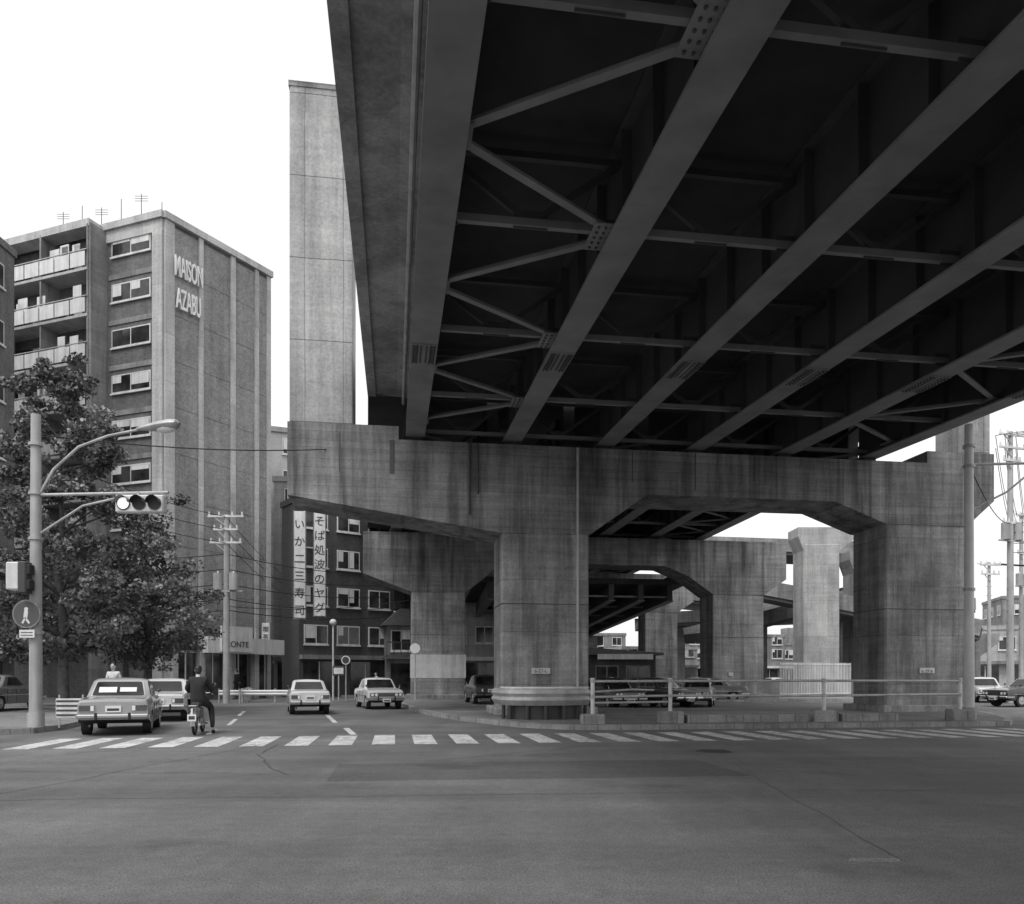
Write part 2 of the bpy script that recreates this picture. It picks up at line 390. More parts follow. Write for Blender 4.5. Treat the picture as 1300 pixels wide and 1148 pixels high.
mb=MB(); mb.M=SH
g1=[-4.4+ i*(16.65)/6 for i in range(7)]
girders(mb,g1,GS2,1.3,T2); exobj(mb,'rear_girders')
mb=MB()
for x in GS: mb.box(x-.25,x+.25,.25,.75,9.33,9.50,M_DARK)
for x in g1: mb.box(x-.25,x+.25,1.35,1.9,9.33,9.52,M_DARK)
exobj(mb,'bearings')
mb=MB(); mb.M=SH
Tn=[-3.6-4.7*i for i in range(9)]
zb=ZG+.28; ztp=ZG+GD-.25
def frame_at(t):
    for i in range(len(GS)-1):
        a,b=GS[i]+.03,GS[i+1]-.03; m=(a+b)/2
        mb.beam((a,t,zb),(b,t,zb),.12,.13,M_STEEL)
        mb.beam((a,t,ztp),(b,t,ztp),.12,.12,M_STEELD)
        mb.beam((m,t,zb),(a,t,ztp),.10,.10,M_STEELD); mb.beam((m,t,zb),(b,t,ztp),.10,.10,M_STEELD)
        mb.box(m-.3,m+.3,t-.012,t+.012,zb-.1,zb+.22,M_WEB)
        for x in (a,b): mb.box(min(x,x+(.35 if x==a else -.35)),max(x,x+(.35 if x==a else -.35)),t-.012,t+.012,zb-.12,zb+.18,M_WEB)
for t in Tn: frame_at(t)
frame_at(Tn[0]+4.0)
for i,t in enumerate(Tn):
    for (a,b) in ((GS[0]+.05,GS[1]-.05),(GS[5]-.05,GS[4]+.05)):
        mb.beam((b,t,zb-.09),(a,t+2.35,zb-.09),.15,.04,M_STEEL); mb.beam((b,t,zb-.09),(a,t-2.35,zb-.09),.15,.04,M_STEEL)
        mb.beam((b,t,zb-.05),(a,t+2.35,zb-.05),.02,.1,M_STEEL); mb.beam((b,t,zb-.05),(a,t-2.35,zb-.05),.02,.1,M_STEEL)
        s_=-1 if b>a else 1
        mb.box(min(b,b+s_*.55),max(b,b+s_*.55),t-.45,t+.45,zb-.135,zb-.115,M_STEEL)
        for ii in range(4):
            for jj in range(5): 
                x=b+s_*(.1+.12*ii); y=t-.34+.17*jj
                mb.cyl((x,y,zb-.135),(x,y,zb-.165),.025,.025,6,M_STEELD)
        mb.box(min(a,a-s_*.35),max(a,a-s_*.35),t+2.35-.3,t+2.35+.3,zb-.135,zb-.115,M_STEEL)
exobj(mb,'cross_bracing')
mb=MB(); mb.M=SH
for x in GS:
    for t in (-7.4,-19.2,-33):
        mb.box(x-.31,x+.31,t-.62,t+.62,ZG-.02,ZG+.003,M_STEEL)
        for i in range(10):
            for j in (-1,-.62,.62,1): mb.cyl((x+.25*j,t-.55+.122*i,ZG-.02),(x+.25*j,t-.55+.122*i,ZG-.05),.026,.026,6,M_STEELD)
        for j in (-.9,-.3,.3,.9): mb.box(x+.22*j-.025,x+.22*j+.025,t-.55,t+.55,ZG-.026,ZG-.0205,M_DARK)
exobj(mb,'splice_plates')
mb=MB(); mb.M=SH
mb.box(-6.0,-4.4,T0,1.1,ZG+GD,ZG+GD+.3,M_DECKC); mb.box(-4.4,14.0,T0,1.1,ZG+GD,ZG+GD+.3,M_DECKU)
mb.box(-6.0,-5.72,T0,1.1,ZG+GD-.1,ZG+GD-.002,M_DECKC); mb.box(-6.0,-5.75,T0,1.1,ZG+GD+.3,ZG+GD+1.1,M_DECKC)
mb.box(13.72,14.0,T0,1.1,ZG+GD-.1,ZG+GD-.002,M_DECKC); mb.box(13.75,14.0,T0,1.1,ZG+GD+.3,ZG+GD+1.1,M_DECKC)
mb.prismY([(-4.4,ZG+GD-.18),(-4.4,ZG+GD-.003),(-5.0,ZG+GD-.003)],T0,1.1,M_DECKC)
mb.tube([(-4.78,T0,ZG+GD-.35),(-4.78,.9,ZG+GD-.35)],.06,8,M_GALV)
for i in range(23): mb.cyl((-4.78,T0+1+2*i,ZG+GD-.35),(-4.78,T0+1+2*i,ZG+GD-.1),.02,.02,6,M_GALV)
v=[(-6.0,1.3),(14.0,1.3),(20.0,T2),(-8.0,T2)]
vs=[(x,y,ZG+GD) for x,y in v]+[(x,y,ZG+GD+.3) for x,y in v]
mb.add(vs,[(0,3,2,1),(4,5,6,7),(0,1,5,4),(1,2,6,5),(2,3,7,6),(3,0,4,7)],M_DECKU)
mb.beam((-5.9,1.3,ZG+GD+.7),(-7.9,T2,ZG+GD+.7),.2,.8,M_DECKC); mb.beam((13.9,1.3,ZG+GD+.7),(19.9,T2,ZG+GD+.7),.2,.8,M_DECKC)
for t in Tn:
    mb.beam((12.3,t,zb),(13.6,t,ZG+GD-.1),.1,.1,M_STEEL)
for i in range(12):
    t=3+4.8*i; f=(t-1.3)/(T2-1.3)
    xs=[a+(b-a)*f for a,b in zip(g1,GS2)]
    for a,b in zip(xs[:-1],xs[1:]):
        mb.beam((a,t,zb),(b,t,zb),.13,.13,M_STEEL); m=(a+b)/2
        mb.beam((m,t,zb),(a,t,ztp),.1,.1,M_STEELD); mb.beam((m,t,zb),(b,t,ztp),.1,.1,M_STEELD)
    for a,b in ((xs[1],xs[0]),(xs[2],xs[3]),(xs[5],xs[6])):
        mb.beam((a,t,zb),(b,t+2.4,zb),.18,.06,M_STEEL); mb.beam((a,t,zb),(b,t-2.4,zb),.18,.06,M_STEEL)
exobj(mb,'deck_slab')
mb=MB()
def rb_(s0,t0,z0,s1,t1,z1,w_,h_,m): mb.beam((s0,t0,z0),(s1,t1,z1),w_,h_,m)
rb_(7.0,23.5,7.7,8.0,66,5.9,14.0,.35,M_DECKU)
for k in range(7): rb_(1.0+2*k,23.6,7.0,2.0+2*k,66,5.2,.35,1.05,M_WEB)
for k in range(7): rb_(1.0+2*k,23.5,6.45,2.0+2*k,66,4.65,.5,.04,M_STEEL)
for i in range(9):
    f=i/8; rb_(1.0+f,24+5.1*i,6.75-1.75*f,13+f,24+5.1*i,6.75-1.75*f,.12,.12,M_STEEL)
for sgn in (-1,1): rb_(7.0+6.95*sgn,23.5,8.1,8.0+6.95*sgn,66,6.3,.2,1.0,M_DECKC)
for a in (1.2,12.6): mb.cbox(a,a+1.6,47,48.8,0,5.4,.05,M_CONC)
mb.box(.6,14.8,47.1,48.7,4.5,5.35,M_CAPC)
exobj(mb,'slip_ramp')

# ------------------------------------------------------------ highway ramps behind right
RP=empty('highway_ramp')
mb=MB()
def ramp(p,q,wd,mat=M_STEELD):
    mb.beam(p,q,wd,.9,mat); p=Vector(p);q=Vector(q); d=(q-p).normalized(); n=d.cross(Vector((0,0,1))).normalized()
    for sgn in (-1,1):
        o=n*sgn*(wd/2+.06)+Vector((0,0,.45)); mb.beam(p+o,q+o,.15,1.2,M_GREY)
ramp((21,68,8.6),(36,61,4.6),6); ramp((17,72,5.0),(41,77,11.2),6); ramp((15,80,14.3),(41,74,12.3),6)
ramp((14,88,7.2),(48,85,8.5),8); ramp((12,92,11.0),(50,91,7.0),8)
for x,y,z in ((24.1,62.5,11.8),(29.6,66,10.5),(36,64,3.6),(21.5,76,13)):
    mb.cbox(x-1.4,x+1.4,y-1.2,y+1.2,0,z,.08,M_GREY if y>63 else M_CREAM); mb.prismY([(x-1.8,z+1.3),(x-1.8,z+.6),(x-1.4,z-.5),(x+1.4,z-.5),(x+2.9,z+.6),(x+2.9,z+1.3)],y-1.15,y+1.15,M_GREY if y>63 else M_CREAM)
for x in (18,27,36,46): mb.cbox(x-.9,x+.9,86,88,0,7.4,.05,M_GREY)
for k in range(6): mb.beam((22+2.6*k,66.5,9.5-1.0*k*.7),(23.3+2.6*k,66.5,8.3-1.0*k*.7),.3,.3,M_STEELD)
o=mb.obj('ramp_structure'); o.parent=RP

# ------------------------------------------------------------ buildings
def window(mb,x0,x1,z0,z1,y=0,frame_=M_LIGHTP,panes=2,rec=.12,curt=.5):
    mb.box(x0,x1,y-.03,y+.05,z0,z1,frame_)
    f=.08; w_=(x1-x0-f*(panes+1))/panes
    for i in range(panes):
        a=x0+f+i*(w_+f); mb.box(a,a+w_,y-.045,y-.031,z0+f,z1-f,M_GLASS)
        if random.random()<curt:
            h=random.uniform(.25,1)*(z1-z0-2*f); mb.box(a+.02,a+w_*random.choice((.5,.98)),y-.0475,y-.0455,z1-f-h,z1-f-.01,M_LIGHTP)
    mb.box(x0-.06,x1+.06,y-.10,y+.0,z0-.1,z0-.002,frame_)
C=Vector((-.442*46.5,46.5)); AH=1.4+.588*46.5
AP=empty('apartment_building')
E=Vector((-.308*53.4,53.4)); Wd=(E-C).length
F2=Vector((-.632*50.6,50.6))
mb=MB(); fp=[tuple(F2),tuple(C),tuple(E),(E.x-9.5,E.y+4)]
mb.slab(fp,0,AH-.02,M_TILE2)
o=mb.obj('walls'); o.parent=AP
FH=(AH-1.2)/10
mw=frame(C.x,C.y,E.x-C.x,E.y-C.y)
mb=MB()
L=Wd
mb.box(.6,L-.001,-.05,.0,4.2,AH-.5,M_TILE)
for a,b in ((0,.62),(2.35,2.65),(4.75,5.1),(6.7,7.0),(L-.32,L)): mb.box(a,b,-.16,.02,0,AH-.25,M_RIB)
for i in range(1,11): mb.box(.62,L-.3,-.058,.0,1.0+i*FH,1.0+i*FH+.04,M_TILE2)
mb.box(-.1,L+.1,-.28,.1,AH-.28,AH+.12,M_RIB)
mb.box(.0,L,-.5,.0,3.3,3.6,M_CREAM); 
mb.box(2.3,L+.4,-1.0,-.5,2.9,3.9,M_LIGHTP); mb.box(3.2,5.6,-1.15,-1.0,3.0,4.6,M_LIGHTP)
for a in (.3,2.2,4.2,6.4): mb.box(a,a+.35,-.45,-.0,0,3.3,M_RIB)
for a in (.75,2.7,4.7,6.9): mb.box(a,a+1.35,-.08,-.0,.4,3.0,M_GLASS); mb.box(a+.6,a+.68,-.12,-.081,.3,3.0,M_LIGHTP); mb.box(a,a+1.35,-.14,-.0,2.9,3.05,M_LIGHTP)
o=mb.obj('gable_wall_panels',mw=mw); o.parent=AP
def onwall(mw,x,y,z): return mw@Matrix.Translation((x,y,z))@Matrix.Rotation(math.radians(90),4,'X')
SC=Matrix.Scale(1.75,4,(0,1,0))@Matrix.Scale(.54,4,(1,0,0))
text_mesh('sign_letters','MAISON',.98,M_WPAINT,onwall(mw,.50,-.30,AH-3.4)@SC,AP,.05,'LEFT',.012)
text_mesh('sign_letters','AZABU',.98,M_WPAINT,onwall(mw,.62,-.30,AH-5.3)@SC,AP,.05,'LEFT',.012)
text_mesh('shop_letters','FRONTE',.52,M_DARK,onwall(mw,3.3,-1.17,3.3),AP,.01)
mw=frame(F2.x,F2.y,C.x-F2.x,C.y-F2.y); L2=(C-F2).length
mb=MB()
xs=L2-4.3
mb.box(xs,L2+.0,-.14,.0,AH-1.0,AH-.25,M_RIB)
mb.box(L2-.75,L2-.02,-.15,.0,0,AH-.3,M_RIB)
mb.box(-.1,L2+.1,-.3,.1,AH-.28,AH+.12,M_RIB)
mb.box(-.1,xs-.1,-1.3,-.3,AH-.5,AH-.05,M_RIB)
mb.box(xs-.18,xs+.0,-1.25,.0,0,AH-.3,M_GREY)
for i in range(10):
    z=1.0+i*FH
    if i<1: continue
    window(mb,xs+.35,L2-.95,z+1.05,z+2.15,-.03,M_LIGHTP,2,.12,.85)
    mb.box(xs+.1,L2-.75,-.06,.0,z+2.45,z+2.75,M_GREY)
    mb.box(-.0,xs-.2,-1.35,.0,z-.16,z,M_RIB)
    x=.15
    while x<xs-1.2:
        mb.box(x,x+1.15,-1.38,-1.34,z+.1,z+.95,M_LIGHTP); x+=1.24
    mb.box(.0,xs-.2,-1.40,-1.33,z+1.02,z+1.07,M_GALV)
    for k in range(5): 
        a=.3+k*1.45
        if a+1.2<xs-.2: 
            mb.box(a,a+1.2,-.06,-.0,z+.05,z+1.95,M_LIGHTP if k%2 else M_GLASS)
            mb.box(a+.08,a+.55,-.08,-.061,z+.15,z+1.85,M_GLASS)
    for k in range(3): mb.box(.02+k*(xs-.3)/2,.14+k*(xs-.3)/2,-1.3,-.0,z,z+FH-.17,M_GREY)
    for k in range(6):
        if random.random()<.65:
            a=random.uniform(.3,xs-1.2); mb.box(a,a+random.uniform(.4,.8),-1.2,-1.17,z+.95,z+random.uniform(1.5,1.9),M_LIGHTP if random.random()<.6 else M_GREY)
o=mb.obj('street_facade',mw=mw); o.parent=AP
mb=MB()
for i in range(8):
    x=C.x-1-i*1.5; y=C.y+2+.5*i; hh=1.3+random.random()*1.6; mb.cyl((x,y,AH),(x,y,AH+hh),.025,.02,6,M_DARK)
    if i%2: 
        for k in range(3): mb.beam((x-.4,y,AH+hh-.15-.15*k),(x+.4,y,AH+hh-.15-.15*k),.02,.02,M_DARK)
o=mb.obj('roof_antennas'); o.parent=AP

def building(name,ox,oy,ax,ay,w_,d_,h,floors,wall,ncol,winw,z0=3.2,winh=1.3,sides=True,frame_=M_LIGHTP,roofstuff=True,band=None):
    e=empty(name); mw=frame(ox,oy,ax,ay); mb=MB()
    mb.box(0,w_,0,d_,0,h,wall); mb.box(-.1,w_+.1,-.1,d_+.1,h-.05,h+.35,wall)
    fh=(h-z0)/floors
    for i in range(floors):
        z=z0+i*fh+.8
        if band: mb.box(.0,w_,-.05,0,z-.75,z-.35,band)
        for k in range(ncol):
            a=w_*(k+.5)/ncol-winw/2; window(mb,a,a+winw,z,z+winh,-.02,frame_,2)
    for k in range(max(1,int(w_/3))):
        a=.3+k*(w_-.3)/max(1,int(w_/3)); 
        if a+2.3<w_: mb.box(a,a+2.3,-.06,0,.15,2.5,M_GLASS); mb.box(a+1.1,a+1.17,-.1,-.061,.15,2.5,M_LIGHTP)
    mb.box(0,w_,-.7,-.0,2.65,2.95,random.choice((M_LIGHTP,M_GREY)))
    if sides:
        keep=mb.M
        for M2,ww in ((Matrix.Translation((w_,0,0))@Matrix.Rotation(math.radians(90),4,'Z'),d_),(Matrix.Translation((0,d_,0))@Matrix.Rotation(math.radians(-90),4,'Z'),d_)):
            mb.M=M2
            nc=max(1,int(ww/3.2))
            for i in range(floors):
                z=z0+i*fh+.8
                for k in range(nc):
                    a=ww*(k+.5)/nc-.7; window(mb,a,a+1.4,z,z+winh,-.02,frame_,2)
        mb.M=keep
    if roofstuff:
        mb.box(w_*.3,w_*.6,d_*.3,d_*.6,h+.35,h+2.6,wall); mb.cyl((w_*.75,d_*.4,h+.3),(w_*.75,d_*.4,h+1.9),.7,.7,14,M_GREY)
    o=mb.obj('walls_and_windows',mw=mw); o.parent=e
    return e,mw
building('office_building',-27.8,30,0,1,14,10,24.9,7,M_TILE2,4,1.6,sides=False,roofstuff=False)
building('apartment_building',-20.0,64,.93,.36,3.4,10,21.5,7,M_CREAM,1,.8,sides=False,roofstuff=False)
building('office_building',-18.3,60.5,.98,.1,4.2,5,16.5,5,M_CREAM,2,.5,sides=False,roofstuff=False)
OB,mwo=building('office_building',-14.6,54.0,.80,.60,7.3,3.2,13.6,4,M_BRICKD,3,1.75,z0=2.9,winh=1.35,sides=False)
M_INK=plain('sign_ink',.05,.6)
def vsign(x,y,w_,z0,z1,txt,size):
    e=empty('vertical_shop_sign',frame(x,y,.97,.22)); mb=MB(); mb.cbox(0,w_,-.15,.15,z0,z1,.02,M_LIGHTP); mb.box(-.05,0,-.17,.17,z0-.05,z1+.05,M_GREY)
    mb.box(w_,w_+.05,-.17,.17,z0-.05,z1+.05,M_GREY); mb.box(.3,.4,.1,1.6,z0+.5,z0+.6,M_DARK); mb.box(.3,.4,.1,1.6,z1-.6,z1-.5,M_DARK)
    o=mb.obj('panel'); o.parent=e; o.matrix_parent_inverse=Matrix.Identity(4)
    n=len(txt); st=(z1-z0-.3)/n
    for i,ch in enumerate(txt):
        text_mesh('character',ch,size,M_INK,Matrix.Translation((w_/2,-.16,z1-.15-(i+1)*st+st*.15))@Matrix.Rotation(math.radians(90),4,'X'),e,.008,'CENTER',.004)
vsign(-14.2,51.3,.72,5.2,12.2,'いか二三寿司',.70); vsign(-12.95,51.5,.72,5.4,12.3,'そば処波のヤグ',.70)
vsign(-16.6,52.3,.5,3.2,5.0,'喫茶店',.4)
e=empty('shop_house',frame(-9.0,56.5,.96,.28)); mb=MB()
mb.box(0,3.6,0,7,0,5.2,M_GREY); mb.prismY([(-.4,5.1),(4.0,5.1),(2.7,6.3),(.9,6.3)],-.7,7.4,M_ROOF)
mb.prismY([(-.3,2.7),(3.9,2.7),(3.9,2.85),(-.3,2.85)],-1.0,0,M_ROOF)
for k in range(8): mb.box(-.1+k*.5,-.06+k*.5,-.85,-.8,3.0,3.9,M_DARK)
mb.box(-.1,3.7,-.87,-.79,3.85,3.93,M_DARK); mb.box(-.1,3.7,-.9,0,2.86,2.98,M_BARK)
window(mb,.3,3.2,3.3,4.8,-.02,M_LIGHTP,4); mb.box(.3,1.7,-.05,0,.2,2.4,M_GLASS); mb.box(1.9,3.3,-.05,0,.2,2.4,M_LIGHTP); 
o=mb.obj('house'); o.parent=e; o.matrix_parent_inverse=Matrix.Identity(4)
building('office_building',-5.2,60,.99,.1,6.2,8,10.8,3,M_CREAM,3,1.4,sides=False)
building('shop_building',2.0,98,.99,.1,10,8,4.6,1,M_LIGHTP,4,1.8,sides=False,roofstuff=False)
building('shop_building',14,100,.99,.15,10,8,5.0,1,M_CREAM,4,1.6,sides=True,roofstuff=False)
building('apartment_building',24,108,.99,.1,14,10,7.0,2,M_GREY,6,1.5,sides=True,roofstuff=False)
building('shop_building',44,76,.95,-.3,11,10,6.0,1,M_CREAM,5,1.5,sides=True,roofstuff=False)
building('office_building',66,106,.95,-.3,14,10,12,3,M_GREY,5,1.5,sides=True)
building('shop_building',38,112,.99,.1,8,8,6,1,M_GREY,3,1.5)
building('apartment_building',-33,110,.99,.1,16,10,17,6,M_GREY,6,1.5)
building('office_building',-17,105,.99,.1,14,10,13,4,M_GREY,5,1.5)
building('apartment_building',-2,122,.99,.1,20,10,8,2,M_GREY,7,1.5)
e=empty('site_office',frame(5.2,53,.99,.12)); mb=MB()
mb.box(0,4.6,0,4,0,2.9,M_BRICKD); mb.prismY([(-.4,2.9),(5.0,2.9),(5.0,3.05),(-.4,3.4)],-.6,4.5,M_ROOF)
window(mb,.4,2.0,1.1,2.2,-.02,M_GREY,2); window(mb,2.5,4.2,1.1,2.2,-.02,M_GREY,2)
mb.box(.4,4.2,-.75,-.62,2.6,2.95,M_LIGHTP); o=mb.obj('hut'); o.parent=e; o.matrix_parent_inverse=Matrix.Identity(4)

# ------------------------------------------------------------ tree
def tree(name,x,y,h,zc,rad,nleaf,seed,lsize=.17,squash=1.0):
    r=np.random.default_rng(seed); rd=random.Random(seed)
    e=empty(name); mb=MB()
    p=Vector((x,y,0.1)); r0=.2
    top=Vector((x+rd.uniform(-.3,.3),y,h*.9)); pts=[p]; 
    for i in range(1,8):
        q=p.lerp(top,i/7)+Vector((rd.uniform(-.12,.12),rd.uniform(-.12,.12),0)); pts.append(q)
    for i in range(7): mb.cyl(pts[i],pts[i+1],r0*(1-i/7.6),r0*(1-(i+1)/7.6),10,M_BARK)
    clumps=[]
    nb=54
    for i in range(nb):
        f=(i+.5)/nb; z=zc+(h-zc)*f*.97
        prof=(math.sin(min(1,f/.28)*math.pi/2)**.8)*(1-max(0,(f-.28)/.72))**.75
        R_=rad*prof*rd.uniform(.5,1.2)+.25
        a=i*2.399+rd.uniform(-.4,.4)
        base=pts[0].lerp(top,max(.1,(z-R_*.35)/ (h*.9)) if z-R_*.35<h*.9 else 1)
        tip=Vector((x+math.cos(a)*R_,y+math.sin(a)*R_*squash,z+rd.uniform(-.2,.4)))
        mid=base.lerp(tip,.5)+Vector((0,0,.15))
        br=.07*(1-f)+.02
        mb.cyl(base,mid,br,br*.6,6,M_BARK); mb.cyl(mid,tip,br*.6,br*.25,6,M_BARK)
        for k in range(4):
            q=base.lerp(tip,.45+.19*k)+Vector((rd.uniform(-.4,.4),rd.uniform(-.4,.4),rd.uniform(-.3,.3)))
            mb.cyl(base.lerp(tip,.4+.15*k),q,.015,.008,4,M_BARK)
            clumps.append((q,rd.uniform(.28,.66)*(.6+.5*prof)))
    o=mb.obj('trunk_and_limbs'); o.parent=e
    cs=np.array([tuple(c[0]) for c in clumps]); cr_=np.array([c[1] for c in clumps])
    wgt=cr_**2; wgt/=wgt.sum()
    idx=r.choice(len(cs),nleaf,p=wgt)
    dirs=r.normal(size=(nleaf,3)); dirs/=np.linalg.norm(dirs,axis=1)[:,None]
    rr=r.random(nleaf)**.5
    c=cs[idx]+dirs*(cr_[idx]*rr)[:,None]*np.array([1.15,1.15,.7]); 
    a=r.normal(size=(nleaf,3)); a/=np.linalg.norm(a,axis=1)[:,None]
    b=np.cross(a,r.normal(size=(nleaf,3))); b/=np.linalg.norm(b,axis=1)[:,None]
    sz=lsize*r.uniform(.6,1.3,nleaf)[:,None]
    q=np.stack([c-a*sz*.5,c+b*sz*.38,c+a*sz*.5,c-b*sz*.38],1).reshape(-1,3)
    me=bpy.data.meshes.new('foliage'); me.vertices.add(nleaf*4); me.vertices.foreach_set('co',q.ravel().astype(np.float32))
    me.loops.add(nleaf*4); me.loops.foreach_set('vertex_index',np.arange(nleaf*4,dtype=np.int32))
    me.polygons.add(nleaf); me.polygons.foreach_set('loop_start',np.arange(0,nleaf*4,4,dtype=np.int32)); me.polygons.foreach_set('loop_total',np.full(nleaf,4,dtype=np.int32))
    me.update(); me.validate(); me.materials.append(M_LEAF)
    o=bpy.data.objects.new('foliage',me); COL.objects.link(o); o.parent=e
tree('ginkgo_tree',-16.5,29.0,13.3,2.2,4.6,46000,3,.15)
tree('street_tree',-15.6,33.5,8.8,2.0,2.3,12000,5,.15)
tree('street_tree',-20.5,34,8.5,2.2,2.6,9000,9)
tree('street_tree',-19.6,40,6.5,2.2,2.0,4000,11)

# ------------------------------------------------------------ signal, lamp, signs
TL=empty('traffic_light'); mb=MB(); px_,py_=-12.15,20.1
mb.cyl((px_,py_,.1),(px_,py_,8.1),.16,.115,16,M_POLE); mb.cyl((px_,py_,.1),(px_,py_,.5),.2,.2,16,M_POLE)
for z in (2.5,4.9,6.05,7.3): mb.cyl((px_,py_,z),(px_,py_,z+.07),.17,.17,14,M_GALV)
mb.tube([(px_,py_,6.05),(-8.7,py_-.15,6.08)],.04,10,M_GALV); mb.tube([(px_,py_,5.0),(-10.9,py_-.1,5.75),(-10.0,py_-.12,5.95)],.03,8,M_GALV)
o=mb.obj('pole_and_arm'); o.parent=TL
mb=MB(); hx0,hx1,hz=-10.0,-8.78,5.78; hy=py_-.15
mb.cbox(hx0,hx1,hy-.12,hy+.12,hz-.22,hz+.22,.03,M_LIGHTP)
for i in range(3):
    cx=hx0+.22+i*.39
    mb.cyl((cx,hy-.12,hz),(cx,hy-.14,hz),.172,.172,20,M_DARK); mb.cyl((cx,hy-.141,hz),(cx,hy-.15,hz),.145,.145,20,M_LIT if i==0 else M_BLACK)
    vs=[];n=12
    for k in range(n+1):
        a=math.radians(0+180*k/n); 
        vs+= [(cx+.17*math.cos(a),hy-.12,hz+.17*math.sin(a)),(cx+.165*math.cos(a),hy-.30,hz+.17*math.sin(a)+.01)]
    mb.add(vs,[(2*k,2*k+1,2*k+3,2*k+2) for k in range(n)],M_DARK if i else M_GREY,True)
mb.box(hx0+.5,hx0+.56,hy-.02,hy+.04,hz+.22,hz+.33,M_GALV)
o=mb.obj('signal_head'); o.parent=TL
mb=MB(); mb.tube([(px_,py_,5.9),(-11.7,py_,6.7),(-11.0,py_-.1,7.25),(-10.2,py_-.2,7.5),(-9.4,py_-.3,7.62)],.035,8,M_GALV)
n=10; vs=[];ring=12
prof=[(0,.03),(.08,.07),(.3,.12),(.55,.18),(.8,.2),(.95,.16),(1.02,.04)]
for d_,r_ in prof:
    for k in range(ring):
        a=2*math.pi*k/ring; zz=math.sin(a)*r_*.7; vs.append((-9.45+d_*1.08,py_-.3+math.cos(a)*r_,7.64+d_*.13+zz))
mb.add(vs,[(i*ring+k,i*ring+(k+1)%ring,(i+1)*ring+(k+1)%ring,(i+1)*ring+k) for i in range(len(prof)-1) for k in range(ring)],M_GALV,True)
mb.ball((-8.72,py_-.3,7.66),.27,.15,.12,M_LAMPW)
SLO=empty('street_lamp'); o=mb.obj('arm_and_head'); o.parent=SLO
mb=MB(); mb.cbox(px_-.56,px_-.22,py_-.35,py_-.05,3.6,4.3,.03,M_LIGHTP)
mb.box(px_-.24,px_,py_-.2,py_-.1,3.9,4.0,M_GALV)
mb.cbox(px_-.2,px_+.02,py_-.45,py_-.16,3.5,4.3,.03,M_DARK)
for z in (4.1,3.72): mb.cbox(px_-.0,px_+.1,py_-.42,py_-.2,z-.13,z+.13,.02,M_BLACK)
mb.obj('pedestrian_signal')
mb=MB(); mb.cyl((px_-.1,py_-.2,3.0),(px_-.1,py_-.23,3.0),.36,.36,32,M_GREY); mb.cyl((px_-.1,py_-.231,3.0),(px_-.1,py_-.236,3.0),.32,.32,32,M_STEELD)
mb.cyl((px_-.1,py_-.237,3.12),(px_-.1,py_-.241,3.12),.05,.05,12,M_LIGHTP); mb.beam((px_-.1,py_-.24,3.08),(px_-.12,py_-.24,2.9),.006,.1,M_LIGHTP,(1,0,0)); mb.beam((px_-.12,py_-.24,2.9),(px_-.2,py_-.24,2.76),.006,.05,M_LIGHTP,(1,0,0)); mb.beam((px_-.12,py_-.24,2.9),(px_-.02,py_-.24,2.76),.006,.05,M_LIGHTP,(1,0,0))
mb.box(px_-.28,px_+.1,py_-.23,py_-.2,2.4,2.6,M_LIGHTP); mb.box(px_-.24,px_+.06,py_-.234,py_-.2305,2.45,2.47,M_DARK); mb.box(px_-.24,px_+.06,py_-.234,py_-.2305,2.52,2.54,M_DARK)
mb.obj('pedestrian_crossing_sign')
def upole(name,x,y,h,r=.16,arms=((.9,1.6),(.8,1.4)),trans=True,rot=0):
    mb=MB(); mb.M=Matrix.Translation((x,y,0))@Matrix.Rotation(rot,4,'Z')
    mb.cyl((0,0,0),(0,0,h),r,r*.65,14,M_POLE)
    for dz,wd in arms:
        mb.beam((-wd/2,-.12,h-dz),(wd/2,-.12,h-dz),.09,.1,M_LIGHTP)
        for k in (-1,-.4,.4,1): mb.cyl((k*wd*.46,-.12,h-dz+.04),(k*wd*.46,-.12,h-dz+.24),.055,.04,8,M_LIGHTP)
        mb.beam((-wd*.35,-.12,h-dz),(0,-.12,h-dz-.5),.04,.04,M_GALV)
    if trans:
        for sx in (-1,1): mb.cyl((sx*.42,-.1,h*.60),(sx*.42,-.1,h*.60+.9),.24,.24,14,M_POLE); mb.cyl((sx*.42,-.1,h*.6+.9),(sx*.42,-.1,h*.6+1.02),.06,.04,8,M_LIGHTP)
        mb.beam((-.9,-.1,h*.6-.05),(.9,-.1,h*.6-.05),.1,.08,M_GALV)
    for k in range(10): mb.beam((-.22,0,2+k*.6),(.22,0,2+k*.6),.02,.02,M_DARK) if 2+k*.6<h-1 else None
    return mb.obj(name)
upole('utility_pole',-15.3,42.2,10.1,.19,((.1,1.9),(.8,1.3),(1.5,1.7)))
upole('utility_pole',27.2,43,14.8,.2,((.2,1.8),(.9,1.8),(1.6,1.2),(5,1.3)),True,.3)
upole('utility_pole',37.5,58,13.5,.18,((.2,1.8),(.9,1.8),(3,1.4)),True,.5)
upole('utility_pole',31.5,52,9,.14,((.2,1.6),(.8,1.4)),False,.2)
mb=MB(); X,Y=13.75,23.7
mb.cyl((X,Y,0.1),(X,Y,9.0),.15,.12,16,M_LIGHTP); mb.cyl((X,Y,.1),(X,Y,.5),.2,.2,16,M_POLE)
for z in (4,7.7,8.3): mb.cyl((X,Y,z),(X,Y,z+.08),.17,.17,14,M_GALV)
mb.tube([(X,Y,7.8),(X+2.2,Y+.2,7.9),(X+4,Y+.4,7.8)],.04,8,M_GALV); mb.tube([(X,Y,6.4),(X+1.2,Y+.1,7.0),(X+2.2,Y+.2,7.8)],.03,8,M_GALV)
mb.obj('street_lamp')
